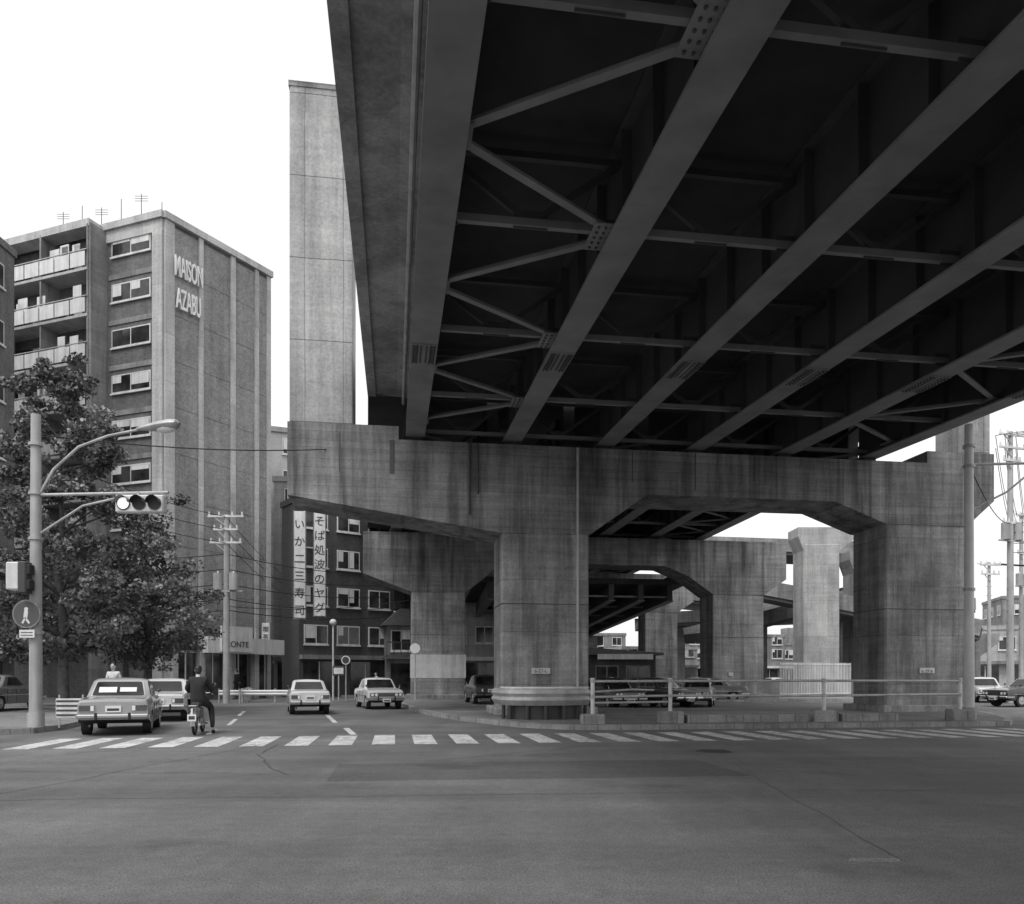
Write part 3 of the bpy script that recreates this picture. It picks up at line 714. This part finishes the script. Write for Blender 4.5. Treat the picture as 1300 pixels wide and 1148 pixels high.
def wire(mb,p,q,sag,r=.014,n=14):
    p=Vector(p);q=Vector(q); pts=[p.lerp(q,i/n)-Vector((0,0,sag*4*(i/n)*(1-i/n))) for i in range(n+1)]
    mb.tube(pts,r,5,M_BLACK)
mb=MB()
wire(mb,(-12.15,20.1,7.6),(-5.0,27,9.3),.25,.018); wire(mb,(-12.15,20.1,7.3),(-30,24,8),.3)
for z in (10.0,9.3,8.6):
    wire(mb,(-15.3,42.2,z),(-19.5,26,z+.6),.5,.018); wire(mb,(-15.3,42.2,z),(-19.5,75,z),.7,.018)
for z in (6.4,5.6,5.0,7.2,8.0): wire(mb,(-15.3,42.2,z),(-9,55,z+.6),.3,.024); wire(mb,(-15.3,42.2,z),(-30,38,z-.6),.4,.024)
wire(mb,(-15.3,42.2,5.2),(-5,47,6.2),.4,.02)
for dx in (-.8,-.3,.3,.8):
    for a,b in (((27.2+dx,43,14.6),(37.5+dx,58,13.2)),((27.2+dx,43,13.9),(37.5+dx,58,12.5)),((27.2+dx,43,14.6),(40,25,14.5)),((27.2,43,9+dx),(60,30,10+dx)),((31.5+dx,52,8.9),(60,52,9))): wire(mb,a,b,.5,.018)
wire(mb,(13.75,23.7,7.8),(27.2,43,9.8),.5,.018)
mb.obj('overhead_wires')

# ------------------------------------------------------------ barriers
mb=MB(); cx,cy=1.0,24.2
prof=[(-.03,.42),(.04,.5),(.09,.58),(.02,.68),(.09,.78),(.05,.86),(-.02,.92)]
n=28
def arc(k,off):
    a=math.pi*(1+k/n); return Vector((cx+(1.36+off)*math.cos(a),cy+(1.0+off)*math.sin(a)+.15*math.cos(a),0))
vs=[]
for k in range(n+1):
    for o_,z in prof: p=arc(k,o_); vs.append((p.x,p.y,z+.14))
m=len(prof)
mb.add(vs,[(k*m+i,(k+1)*m+i,(k+1)*m+i+1,k*m+i+1) for k in range(n) for i in range(m-1)],M_GALV,True)
for k in (0,n):
    a=arc(k,0); b=a+V*1.6
    vs=[]
    for q in (a,b):
        for o_,z in prof: vs.append((q.x+(o_ if k else -o_),q.y,z+.14))
    mb.add(vs,[(i,m+i,m+i+1,i+1) for i in range(m-1)],M_GALV,True)
for k in (0,5,10,14,18,23,28): p=arc(k,-.1); mb.cyl((p.x,p.y,.1),(p.x,p.y,.98),.06,.06,10,M_DARK)
for k in range(n): 
    a,b=arc(k,-.22),arc(k+1,-.22); mb.add([(a.x,a.y,.14),(b.x,b.y,.14),(b.x,b.y,.6),(a.x,a.y,.6)],[(0,1,2,3)],M_DARK)
mb.tube([tuple(arc(k,-.02)+Vector((0,0,1.08))) for k in range(n+1)],.04,8,M_LIGHTP)
mb.obj('curved_guardrail')
mb=MB(); posts=[(2.2,21.5),(4.4,21.9),(8.95,22.6),(13.25,23.3)]
for i,(x,y) in enumerate(posts):
    mb.cyl((x,y,.1),(x,y,1.38),.055,.055,12,M_LIGHTP); mb.cbox(x-.33,x+.33,y-.25,y+.25,.0,.46 if i else .4,.04,M_KERB)
    for z in (1.3,.88): mb.cyl((x,y-.0,z-.05),(x,y,z+.05),.07,.07,10,M_GALV)
for z in (1.3,.88):
    mb.tube([(x,y,z+random.uniform(-.03,.03)) for x,y in posts],.036,10,M_GALV)
mb.tube([(2.2,21.5,.7),(4.4,21.9,.72)],.03,8,M_GALV); mb.tube([(2.2,21.5,1.0),(3.4,22.4,1.05),(4.4,24.5,1.0)],.03,8,M_GALV)
mb.obj('pipe_railing')
mb=MB()
for a,b in (((4.85,21.95),(8.4,22.55)),((9.45,22.7),(11.2,23.0))):
    mb.beam((a[0],a[1],.22),(b[0],b[1],.22),.25,.26,M_KERB)
mb.obj('kerb_block')
mb=MB(); fa,fb=Vector((16.0,47.0)),Vector((21.4,49.8))
for i in range(46):
    p=fa.lerp(fb,i/45); mb.box(p.x-.025,p.x+.025,p.y-.02,p.y+.02,.1,2.3,M_LIGHTP)
for z in (.4,2.2): mb.beam((fa.x,fa.y,z),(fb.x,fb.y,z),.06,.07,M_LIGHTP)
mb.obj('picket_fence')
mb=MB(); mb.box(13,23,50.9,51.2,0,1.2,M_GREY); mb.obj('boundary_wall')
def wrail(name,p,q,h=.75):
    mb=MB(); p=Vector((*p,0));q=Vector((*q,0)); L=(q-p).length; nn=(q-p).normalized().cross(Vector((0,0,1)))
    prof=[(0,.4),(.06,.47),(.0,.55),(.06,.63),(0,.70)]
    vs=[]
    for e_ in (p,q):
        for o_,z in prof: vs.append(tuple(e_+nn*o_+Vector((0,0,z))))
    mm=len(prof); mb.add(vs,[(i,mm+i,mm+i+1,i+1) for i in range(mm-1)],M_WPAINT)
    k=int(L/2)+1
    for i in range(k+1):
        a=p.lerp(q,i/k)-nn*.08; mb.cyl(a,a+Vector((0,0,.78)),.06,.06,10,M_GALV)
    return mb.obj(name)
wrail('guardrail',(-14.6,42.5),(-17.4,53)); wrail('guardrail',(-12.6,24),(-14.3,30.5)); wrail('guardrail',(-16,43),(-11.6,43.6))
mb=MB()
mb.M=frame(-11.75,20.3,.98,.1)
mb.cbox(0,.75,-.03,.03,.35,.85,.01,M_LIGHTP)
for k in range(4): mb.box(.02,.73,-.036,-.031,.4+.12*k,.45+.12*k,M_DARK)
for x in (.08,.66): mb.cyl((x,0,0.1),(x,0,.95),.025,.025,8,M_GALV)
mb.obj('road_work_barrier')
mb=MB(); mb.cyl((-10.9,48,0),(-10.9,48,4.6),.06,.05,10,M_LIGHTP); mb.ball((-10.9,48,4.75),.22,.22,.2,M_LIGHTP); mb.obj('street_lamp')
mb=MB(); mb.cyl((-9.7,46,0),(-9.7,46,2.6),.04,.04,8,M_GALV); mb.cyl((-9.7,45.93,2.4),(-9.7,45.96,2.4),.26,.26,24,M_LIGHTP); mb.cyl((-9.7,45.92,2.4),(-9.7,45.928,2.4),.2,.2,24,M_DARK); mb.obj('traffic_sign')
mb=MB(); mb.M=frame(-10.1,45.9,1,0); mb.cbox(-.35,.35,-.04,.04,1.5,2.05,.02,M_DARK); mb.box(-.28,.28,-.045,-.041,1.6,1.95,M_LIGHTP); mb.cyl((0,0,0),(0,0,1.5),.04,.04,8,M_GALV); mb.obj('direction_sign')
mb=MB(); mb.cyl((-5.35,43.5,0.1),(-5.35,43.5,3.3),.04,.04,8,M_GALV); mb.cyl((-5.35,43.44,3.0),(-5.35,43.47,3.0),.28,.28,24,M_WPAINT); mb.obj('traffic_sign')

# ------------------------------------------------------------ cars
def car(name,hx,hy,paint,L=4.1,W=1.56,H=1.38,z0=0,xy=None,taxi=False,papers=False):
    X,Y=xy
    l=math.hypot(hx,hy);hx/=l;hy/=l
    mw=Matrix(((hy,hx,0,X),(-hx,hy,0,Y),(0,0,1,z0),(0,0,0,1)))
    P=empty(name,mw)
    def fin(mb,n): o=mb.obj(n,angle=32); o.parent=P; o.matrix_parent_inverse=Matrix.Identity(4)
    hw=W/2; h2=L/2; wy=(-L*.30,L*.31)
    M_P=paint; mb=MB()
    ys=sorted(set([-h2,-h2+.02,-h2+.06,-h2+.12,-h2+.2]+[-h2+.3+i*(L-.6)/64 for i in range(65)]+[h2-.2,h2-.12,h2-.06,h2-.02,h2]))
    def pl(y,pts):
        for (a,b),(c,d_) in zip(pts[:-1],pts[1:]):
            if y<=c: return b+(d_-b)*(y-a)/(c-a)
        return pts[-1][1]
    rb=-L*.27; fbz=L*.17
    top=[(-h2,.80),(-h2+.02,.845),(-h2+.06,.865),(-h2+.2,.875),(rb,.91),(fbz,.92),(h2-.5,.86),(h2-.12,.815),(h2-.02,.78),(h2,.74)]
    rows=[]
    for y in ys:
        zt=pl(y,top); e_=min(h2-abs(y),.25)/.25; taper=.95+.05*math.sin(e_*math.pi/2)
        hw_=hw*taper; zb_=.27+.12*max(0,(abs(y)-h2+.5)/.5)
        for wyy in wy:
            dy=abs(y-wyy)
            if dy<.35: zb_=max(zb_,.29+math.sqrt(.35**2-dy**2)*.95)
        zm=max(.60,zb_+.02)
        rows.append([(0,zb_),(hw_*.90,zb_),(hw_*.975,zb_+.01),(hw_,zm),(hw_*.985,max(zm+.01,zt-.14)),(hw_*.955,zt-.035),(hw_*.915,zt),(hw_*.5,zt+.012),(0,zt+.018)])
    full=[]
    for y,r_ in zip(ys,rows):
        full.append([(x,y,z) for x,z in r_]+[(-x,y,z) for x,z in r_[-2:0:-1]])
    m=len(full[0]); vs=[p for r_ in full for p in r_]
    fb=[];fk=[]
    for i in range(len(ys)-1):
        for j in range(m):
            f=(i*m+j,i*m+(j+1)%m,(i+1)*m+(j+1)%m,(i+1)*m+j)
            (fk if j in (0,1,m-1,m-2) else fb).append(f[::-1])
    mb.add(vs,fb,M_P,True); mb.add(vs,fk,M_BLACK)
    mb.add(full[0],[tuple(range(m))],M_P); mb.add(full[-1],[tuple(range(m-1,-1,-1))],M_P)
    zb0=.89; zs=H-.10; zr=H-.035
    bw_,sw,tw=hw*.90,hw*.775,hw*.68
    yr=(rb-.04,rb+.42,rb+.56); yf=(fbz+.02,fbz-.50,fbz-.66)
    rings=[]
    for w_,a,b,z in ((bw_,yr[0],yf[0],zb0),(sw,yr[1],yf[1],zs),(tw,yr[2],yf[2],zr)):
        c=.10
        rings.append([(-w_+c,a,z),(w_-c,a,z),(w_,a+c,z),(w_,b-c,z),(w_-c,b,z),(-w_+c,b,z),(-w_,b-c,z),(-w_,a+c,z)])
    vs=[p for r_ in rings for p in r_]+[(0,(yr[2]+yf[2])/2,H)]
    fs=[(k*8+i,k*8+(i+1)%8,(k+1)*8+(i+1)%8,(k+1)*8+i) for k in (0,1) for i in range(8)]+[(16+i,16+(i+1)%8,24) for i in range(8)]
    mb.add(vs,fs,M_P,True)
    def panel(q,u0,u1,v0,v1,off,mat,cut0=0,cut1=0):
        q=[Vector(p) for p in q]
        def P_(u,v): return (q[0].lerp(q[1],u)).lerp(q[3].lerp(q[2],u),v)
        n=(q[1]-q[0]).cross(q[3]-q[0]).normalized()*off
        pts=[(u0,v0),(u1,v0),(u1-cut1,v1),(u0+cut0,v1)]
        out=[]
        for i in range(4):
            a=Vector(pts[i-1]);b=Vector(pts[i]);c_=Vector(pts[(i+1)%4])
            p1=b+(a-b)*.07;p2=b+(c_-b)*.07
            out+= [p1,b*.5+(p1+p2)*.25,p2]
        mb.add([P_(p.x,p.y)+n for p in out],[tuple(range(len(out)))],mat)
    A,Bb=rings[0],rings[1]
    rear=(A[0],A[1],Bb[1],Bb[0]); front=(A[4],A[5],Bb[5],Bb[4]); rt=(A[2],A[3],Bb[3],Bb[2]); lf=(A[6],A[7],Bb[7],Bb[6])
    for q in (rear,front):
        panel(q,-.01,1.01,.09,.99,.006,M_CHROME); panel(q,.015,.985,.12,.96,.010,M_CGLASS)
    for q,spans in ((rt,((.20,.50,.04,.0),(.54,.98,.0,.0))),(lf,((.02,.46,.0,.0),(.50,.80,.0,.04)))):
        for u0,u1,c0,c1 in spans:
            panel(q,u0-.012,u1+.012,.13,.97,.006,M_CHROME,c0,c1); panel(q,u0,u1,.17,.94,.010,M_CGLASS,c0,c1)
    for sx in (-1,1):
        ymid=fbz-.02-(fbz-rb)*.48
        for yd in (fbz-.02,ymid,rb+.30): mb.box(sx*(hw+.000)-.004,sx*(hw+.0)+.004,yd-.007,yd+.007,.36,.80,M_BLACK)
        mb.beam((sx*(hw+.004),-h2+.35,.60),(sx*(hw+.004),h2-.3,.60),.012,.022,M_CHROME)
        for yd in (ymid+.10,rb+.40): mb.box(sx*(hw+.008)-.012,sx*(hw+.008)+.012,yd,yd+.12,.73,.75,M_CHROME)
        mb.cyl((sx*(hw*.86),h2-.75,.85),(sx*(hw*.92),h2-.75,1.0),.012,.012,6,M_CHROME); mb.ball((sx*hw*.93,h2-.75,1.03),.06,.05,.045,M_DARK,8,6)
    fin(mb,'body')
    mb=MB()
    for wyy in wy:
        for sx in (-1,1):
            xo=sx*(hw-.03); xi=sx*(hw-.22)
            mb.cyl((xi,wyy,.30),(xo,wyy,.30),.30,.30,24,M_BLACK); mb.cyl((xo,wyy,.30),(xo+sx*.012,wyy,.30),.19,.17,20,M_GALV); mb.cyl((xo,wyy,.30),(xo+sx*.03,wyy,.30),.07,.05,14,M_CHROME)
    fin(mb,'wheels')
    mb=MB()
    for sg,e_ in ((1,h2),(-1,-h2)):
        mb.cbox(-hw*.97,hw*.97,e_-(.02 if sg>0 else .10),e_+(.10 if sg>0 else .02),.42,.52,.025,M_CHROME)
        for sx in (-1,1):
            mb.cbox(sx*hw*.45-.03,sx*hw*.45+.03,e_+(.10 if sg>0 else -.15),e_+(.15 if sg>0 else -.10),.38,.56,.012,M_BLACK)
            xa,xb=sorted((sx*hw*.97,sx*hw*1.0)); ya,yb=sorted((e_+sg*.06,e_-sg*.35)); mb.box(xa,xb,ya,yb,.43,.51,M_CHROME)
        zp=.33 if sg>0 else .57
        ya,yb=sorted((e_+sg*.002,e_+sg*(.16 if sg>0 else .03))); mb.box(-.17,.17,ya,yb,zp,zp+.15,M_WPAINT)
        yy=e_+sg*(.162 if sg>0 else .032); mb.box(-.13,.13,yy-.001,yy+.001,zp+.03,zp+.09,M_DARK)
    y=h2+.004; mb.box(-hw*.88,hw*.88,y-.01,y+.012,.56,.72,M_DARK)
    for k in range(5): mb.box(-hw*.85,hw*.85,y+.013,y+.017,.575+.03*k,.582+.03*k,M_CHROME)
    for sx in (-1,1):
        for k in (0,1):
            xx=sx*(hw*.76-k*.17); mb.cyl((xx,y,.64),(xx,y+.035,.64),.078,.072,18,M_CHROME); mb.cyl((xx,y+.035,.64),(xx,y+.042,.64),.062,.056,16,M_LAMPW)
    y=-h2-.004
    for sx in (-1,1):
        xa,xb=sorted((sx*hw*.91,sx*hw*.50)); mb.box(xa-.01,xb+.01,y-.015,y,.585,.745,M_CHROME); mb.cbox(xa,xb,y-.035,y-.0155,.595,.735,.008,M_RED)
        xa,xb=sorted((sx*hw*.60,sx*hw*.51)); mb.box(xa,xb,y-.038,y-.0355,.605,.725,M_LAMPW)
    for sx in (-1,1): mb.beam((sx*.1,fbz+.04,.945),(sx*.1+.42,fbz-.06,1.02),.012,.012,M_BLACK)
    mb.cyl((-.5,-h2+.2,.27),(-.5,-h2-.06,.25),.03,.03,8,M_DARK)
    for sx in (-1,1): mb.beam((sx*hw*.80,-h2+.07,.883),(sx*hw*.80,rb-.06,.921),.008,.006,M_BLACK)
    if taxi: mb.cbox(-.18,.18,-.40,-.28,H-.02,H+.10,.03,M_LIGHTP)
    if papers:
        d=(Vector(Bb[0])-Vector(A[0])).normalized(); n=Vector((0,-d.z,d.y))
        for xa,xb,f0,f1 in ((-.45,-.05,.30,.62),(.02,.40,.34,.60)):
            a0=Vector(A[0]).lerp(Vector(Bb[0]),f0)+n*.016; a1=Vector(A[0]).lerp(Vector(Bb[0]),f1)+n*.016
            mb.add([(xa,a0.y,a0.z),(xb,a0.y,a0.z),(xb,a1.y,a1.z),(xa,a1.y,a1.z)],[(0,1,2,3)],M_WPAINT)
    fin(mb,'trim')
    return P
def cpaint(n,v): return plain(n,v,.28,0,.04,.8,0,.6)
P_S=cpaint('paint_silver',.34); P_W=cpaint('paint_white',.62); P_D=cpaint('paint_dark',.05); P_M=cpaint('paint_mid',.2); P_B=cpaint('paint_beige',.42)
car('sedan_car',-.34,.94,P_S,4.1,1.60,1.40,xy=(-10.2,20.7),papers=True)
car('sedan_car',-.27,.96,P_W,4.2,1.58,1.38,xy=(-11.6,26.6))
car('sedan_car',-.30,.95,P_W,4.0,1.5,1.33,xy=(-8.1,31.2))
car('sedan_car',.34,-.95,P_W,4.2,1.6,1.4,xy=(-6.15,36.1))
car('sedan_car',-.1,.99,P_M,4.2,1.58,1.38,xy=(-19.6,30),z0=.14)
car('sedan_car',-1,-.25,P_D,4.2,1.58,1.42,xy=(25.0,38)); car('sedan_car',-.3,-1,P_W,4.2,1.58,1.42,xy=(26.9,45))
for (x,y,p,hx,hy) in ((4.6,36.0,P_D,.25,-1),(6.9,36.9,P_D,.5,-.9),(9.1,38.6,P_B,-.3,-1),(3.6,42,P_M,.1,1),(8.4,45,P_B,.1,-1),(11.6,46,P_M,-.9,.2),(-1.35,38.5,P_D,-.2,1),(0.5,42.5,P_D,-.1,1),(19.5,58,P_W,.9,.2)):
    car('parked_car',hx,hy,p,4.1,1.56,1.40,xy=(x,y),z0=.14 if x<1 else 0)
# ------------------------------------------------------------ people
def skin(name,verts,edges,rad,mat,parent,root=0,sub=2):
    me=bpy.data.meshes.new(name); me.from_pydata(verts,edges,[]); me.update()
    o=bpy.data.objects.new(name,me); COL.objects.link(o)
    o.modifiers.new('skin','SKIN')
    if not me.skin_vertices:
        bpy.context.view_layer.objects.active=o; bpy.ops.mesh.customdata_skin_add()
    for i,r_ in enumerate(rad):
        d_=me.skin_vertices[0].data[i]; d_.radius=r_ if isinstance(r_,tuple) else (r_,r_); d_.use_root=(i==root)
    s_=o.modifiers.new('sub','SUBSURF'); s_.levels=sub; s_.render_levels=sub
    me.materials.append(mat); o.parent=parent; o.matrix_parent_inverse=Matrix.Identity(4)
    o.modifiers['skin'].use_smooth_shade=True
    return o
def head(parent,c):
    mb=MB(); x,y,z=c
    mb.ball((x,y,z),.078,.095,.118,M_SKIN,16,12); mb.ball((x,y+.02,z-.06),.058,.07,.065,M_SKIN,12,8)
    mb.ball((x,y+.1,z-.015),.014,.022,.024,M_SKIN,8,6); mb.ball((x,y+.085,z-.06),.026,.012,.008,M_RED,8,6)
    for sx in (-1,1):
        mb.ball((x+sx*.03,y+.086,z+.01),.013,.01,.008,M_WPAINT,8,6); mb.ball((x+sx*.03,y+.094,z+.01),.006,.005,.006,M_BLACK,6,5)
        mb.ball((x+sx*.08,y-.005,z-.005),.012,.022,.033,M_SKIN,8,6)
    mb.ball((x,y-.018,z+.028),.086,.097,.108,M_HAIR,16,12); mb.ball((x,y-.045,z-.025),.075,.07,.075,M_HAIR,12,8)
    mb.cyl((x,y-.01,z-.2),(x,y-.005,z-.06),.055,.05,12,M_SKIN)
    o=mb.obj('head'); o.parent=parent; o.matrix_parent_inverse=Matrix.Identity(4)
def hand(parent,w_,d_,side,curl):
    w_=Vector(w_);d_=Vector(d_).normalized(); up=Vector((0,0,1)); a=d_.cross(up).normalized(); 
    if a.length<.1: a=Vector((0,1,0))
    n=a.cross(d_)
    v=[w_,w_+d_*.05,w_+d_*.085];e_=[(0,1),(1,2)];r_=[.022,(.034,.016),(.036,.014)]
    for i,l in enumerate((.07,.08,.075,.06)):
        b=w_+d_*.085+a*(-.03+.02*i); k=len(v)
        v+= [b,b+d_*l*.5-n*curl*.015,b+d_*l*(.9-.5*curl)-n*curl*.045]; r_+=[.009,.008,.007]; e_+=[(2,k),(k,k+1),(k+1,k+2)]
    k=len(v); v+=[w_+d_*.04-a*side*.035,w_+d_*.08-a*side*.055-n*.01]; r_+=[.011,.008]; e_+=[(1,k),(k,k+1)]
    skin('hand',[tuple(p) for p in v],e_,r_,M_SKIN,parent,0,1)
mwr=Matrix(((.96,-.22,0,-7.8),(.22,.96,0,19.6),(0,0,1,0),(0,0,0,1)))
RD=empty('motorcyclist',mwr)
v=[(0,-.12,.84),(0,-.12,1.0),(0,-.08,1.16),(0,-.05,1.30),(0,-.03,1.40),
   (-.17,-.05,1.34),(-.29,.08,1.12),(-.27,.33,1.03),
   (.17,-.05,1.34),(.30,.07,1.11),(.27,.33,1.03),
   (-.11,-.1,.82),(-.21,.28,.74),(-.20,.10,.38),(-.20,.08,.30),
   (.11,-.1,.82),(.27,.20,.66),(.33,.02,.30),(.33,.0,.14)]
e_=[(0,1),(1,2),(2,3),(3,4),(3,5),(5,6),(6,7),(3,8),(8,9),(9,10),(0,11),(11,12),(12,13),(13,14),(0,15),(15,16),(16,17),(17,18)]
r_=[(.19,.15),(.185,.13),(.205,.135),(.185,.12),(.06,.06),(.09,.09),(.066,.066),(.042,.042),(.09,.09),(.066,.066),(.042,.042),(.12,.12),(.085,.085),(.062,.062),(.05,.05),(.12,.12),(.085,.085),(.062,.062),(.05,.05)]
skin('suit_body',v,e_,r_,M_SUIT,RD)
mb=MB()
for x,y,z in ((-.20,.10,.27),(.34,.03,.05)):
    mb.ball((x,y+.05,z),.05,.14,.045,M_BLACK,12,8)
mb.cyl((0,-.04,1.40),(0,-.03,1.46),.065,.058,12,M_SHIRT)
o=mb.obj('shoes_and_collar'); o.parent=RD; o.matrix_parent_inverse=Matrix.Identity(4)
head(RD,(0,-.0,1.575)); hand(RD,(-.27,.33,1.03),(0,1,-.15),-1,1); hand(RD,(.27,.33,1.03),(0,1,-.15),1,1)
BK=empty('moped',mwr); mb=MB()
def wheel(y,r):
    n=28; k=8; vs=[]
    for i in range(n):
        a=2*math.pi*i/n
        for j in range(k):
            b=2*math.pi*j/k; R_=r-.035+.035*math.cos(b); vs.append((.035*math.sin(b),y+R_*math.cos(a),r+R_*math.sin(a)))
    mb.add(vs,[(i*k+j,i*k+(j+1)%k,((i+1)%n)*k+(j+1)%k,((i+1)%n)*k+j) for i in range(n) for j in range(k)],M_BLACK,True)
    mb.cyl((-.05,y,r),(.05,y,r),.06,.06,12,M_CHROME)
    for i in range(16):
        a=2*math.pi*i/16; mb.cyl((0,y,r),(0,y+(r-.06)*math.cos(a),r+(r-.06)*math.sin(a)),.004,.004,4,M_CHROME)
wheel(-.58,.29); wheel(.62,.29)
for y,a0,a1 in ((-.58,20,190),(.62,10,160)):
    vs=[];n=12
    for i in range(n+1):
        a=math.radians(a0+(a1-a0)*i/n); vs+= [(-.06,y+.33*math.cos(a),.29+.33*math.sin(a)),(.06,y+.33*math.cos(a),.29+.33*math.sin(a))]
    mb.add(vs,[(2*i,2*i+1,2*i+3,2*i+2) for i in range(n)],M_GALV,True)
mb.cbox(-.10,.10,-.62,.15,.42,.66,.04,M_GREY); mb.cbox(-.12,.12,-.45,.12,.68,.79,.04,M_BLACK)
mb.beam((0,.1,.5),(0,.42,.5),.12,.12,M_WPAINT); mb.cbox(-.24,.24,.33,.37,.3,.78,.02,M_LIGHTP)
mb.cyl((0,.62,.29),(0,.42,.98),.03,.03,10,M_CHROME); mb.tube([(-.32,.36,1.02),(-.12,.42,1.0),(.12,.42,1.0),(.32,.36,1.02)],.015,8,M_CHROME)
for sx in (-1,1): 
    mb.cyl((sx*.33,.36,1.02),(sx*.22,.38,1.02),.02,.02,8,M_BLACK); mb.cyl((sx*.2,.4,1.01),(sx*.30,.42,1.2),.006,.006,6,M_CHROME); mb.cyl((sx*.31,.40,1.22),(sx*.31,.42,1.22),.05,.05,14,M_CHROME)
    mb.cyl((sx*.1,-.58,.3),(sx*.11,-.4,.62),.022,.022,8,M_CHROME)
    mb.beam((0,.1,.27),(sx*.2,.12,.25),.03,.03,M_DARK)
mb.cyl((0,.5,.95),(0,.56,.95),.09,.09,16,M_CHROME)
mb.cbox(-.09,.09,-.95,-.60,.70,.73,.01,M_GALV); mb.cbox(-.045,.045,-.98,-.93,.56,.66,.015,M_RED); mb.box(-.10,.10,-1.0,-.985,.36,.52,M_WPAINT)
mb.box(-.07,.07,-1.004,-1.0005,.4,.48,M_DARK); mb.box(-.02,.02,-.985,-.9,.4,.66,M_WPAINT)
mb.cyl((.13,-.75,.27),(.13,.0,.25),.035,.03,10,M_CHROME); mb.cbox(-.1,.1,-.1,.2,.24,.4,.03,M_GALV)
o=mb.obj('moped_frame'); o.parent=BK; o.matrix_parent_inverse=Matrix.Identity(4)
def walker(name,x,y,ang,shirt,z0=.14,scale=1):
    mw=Matrix.Translation((x,y,z0))@Matrix.Rotation(ang,4,'Z')@Matrix.Scale(scale,4); P=empty(name,mw)
    v=[(0,0,.92),(0,0,1.08),(0,0,1.24),(0,0,1.38),(0,.01,1.46),(-.17,0,1.40),(-.22,-.05,1.14),(-.22,.06,.92),(.17,0,1.40),(.22,.03,1.14),(.22,.12,.92)]
    e1=[(0,1),(1,2),(2,3),(3,4),(3,5),(5,6),(6,7),(3,8),(8,9),(9,10)]
    skin('shirt',v,e1,[(.14,.1),(.13,.09),(.155,.105),(.15,.1),.05,.065,.045,.03,.065,.045,.03],shirt,P)
    v=[(0,0,.95),(-.09,0,.9),(-.1,.1,.5),(-.1,.0,.1),(.09,0,.9),(.1,.04,.5),(.1,-.16,.12)]
    skin('trousers',v,[(0,1),(1,2),(2,3),(0,4),(4,5),(5,6)],[(.15,.11),.085,.06,.04,.085,.06,.04],M_SUIT,P)
    mb=MB(); mb.ball((-.1,.06,.045),.045,.13,.045,M_BLACK,10,6); mb.ball((.1,-.1,.06),.045,.13,.045,M_BLACK,10,6)
    o=mb.obj('shoes'); o.parent=P; o.matrix_parent_inverse=Matrix.Identity(4)
    head(P,(0,.02,1.62)); hand(P,(-.22,.06,.92),(0,.2,-1),-1,.4); hand(P,(.22,.12,.92),(0,.2,-1),1,.4)
walker('pedestrian',-13.15,26.0,math.pi,M_SHIRT,.14,1.0); walker('pedestrian',-9.3,54,2.2,M_SHIRT,0); walker('pedestrian',-15.9,45.5,1.2,M_SUIT)
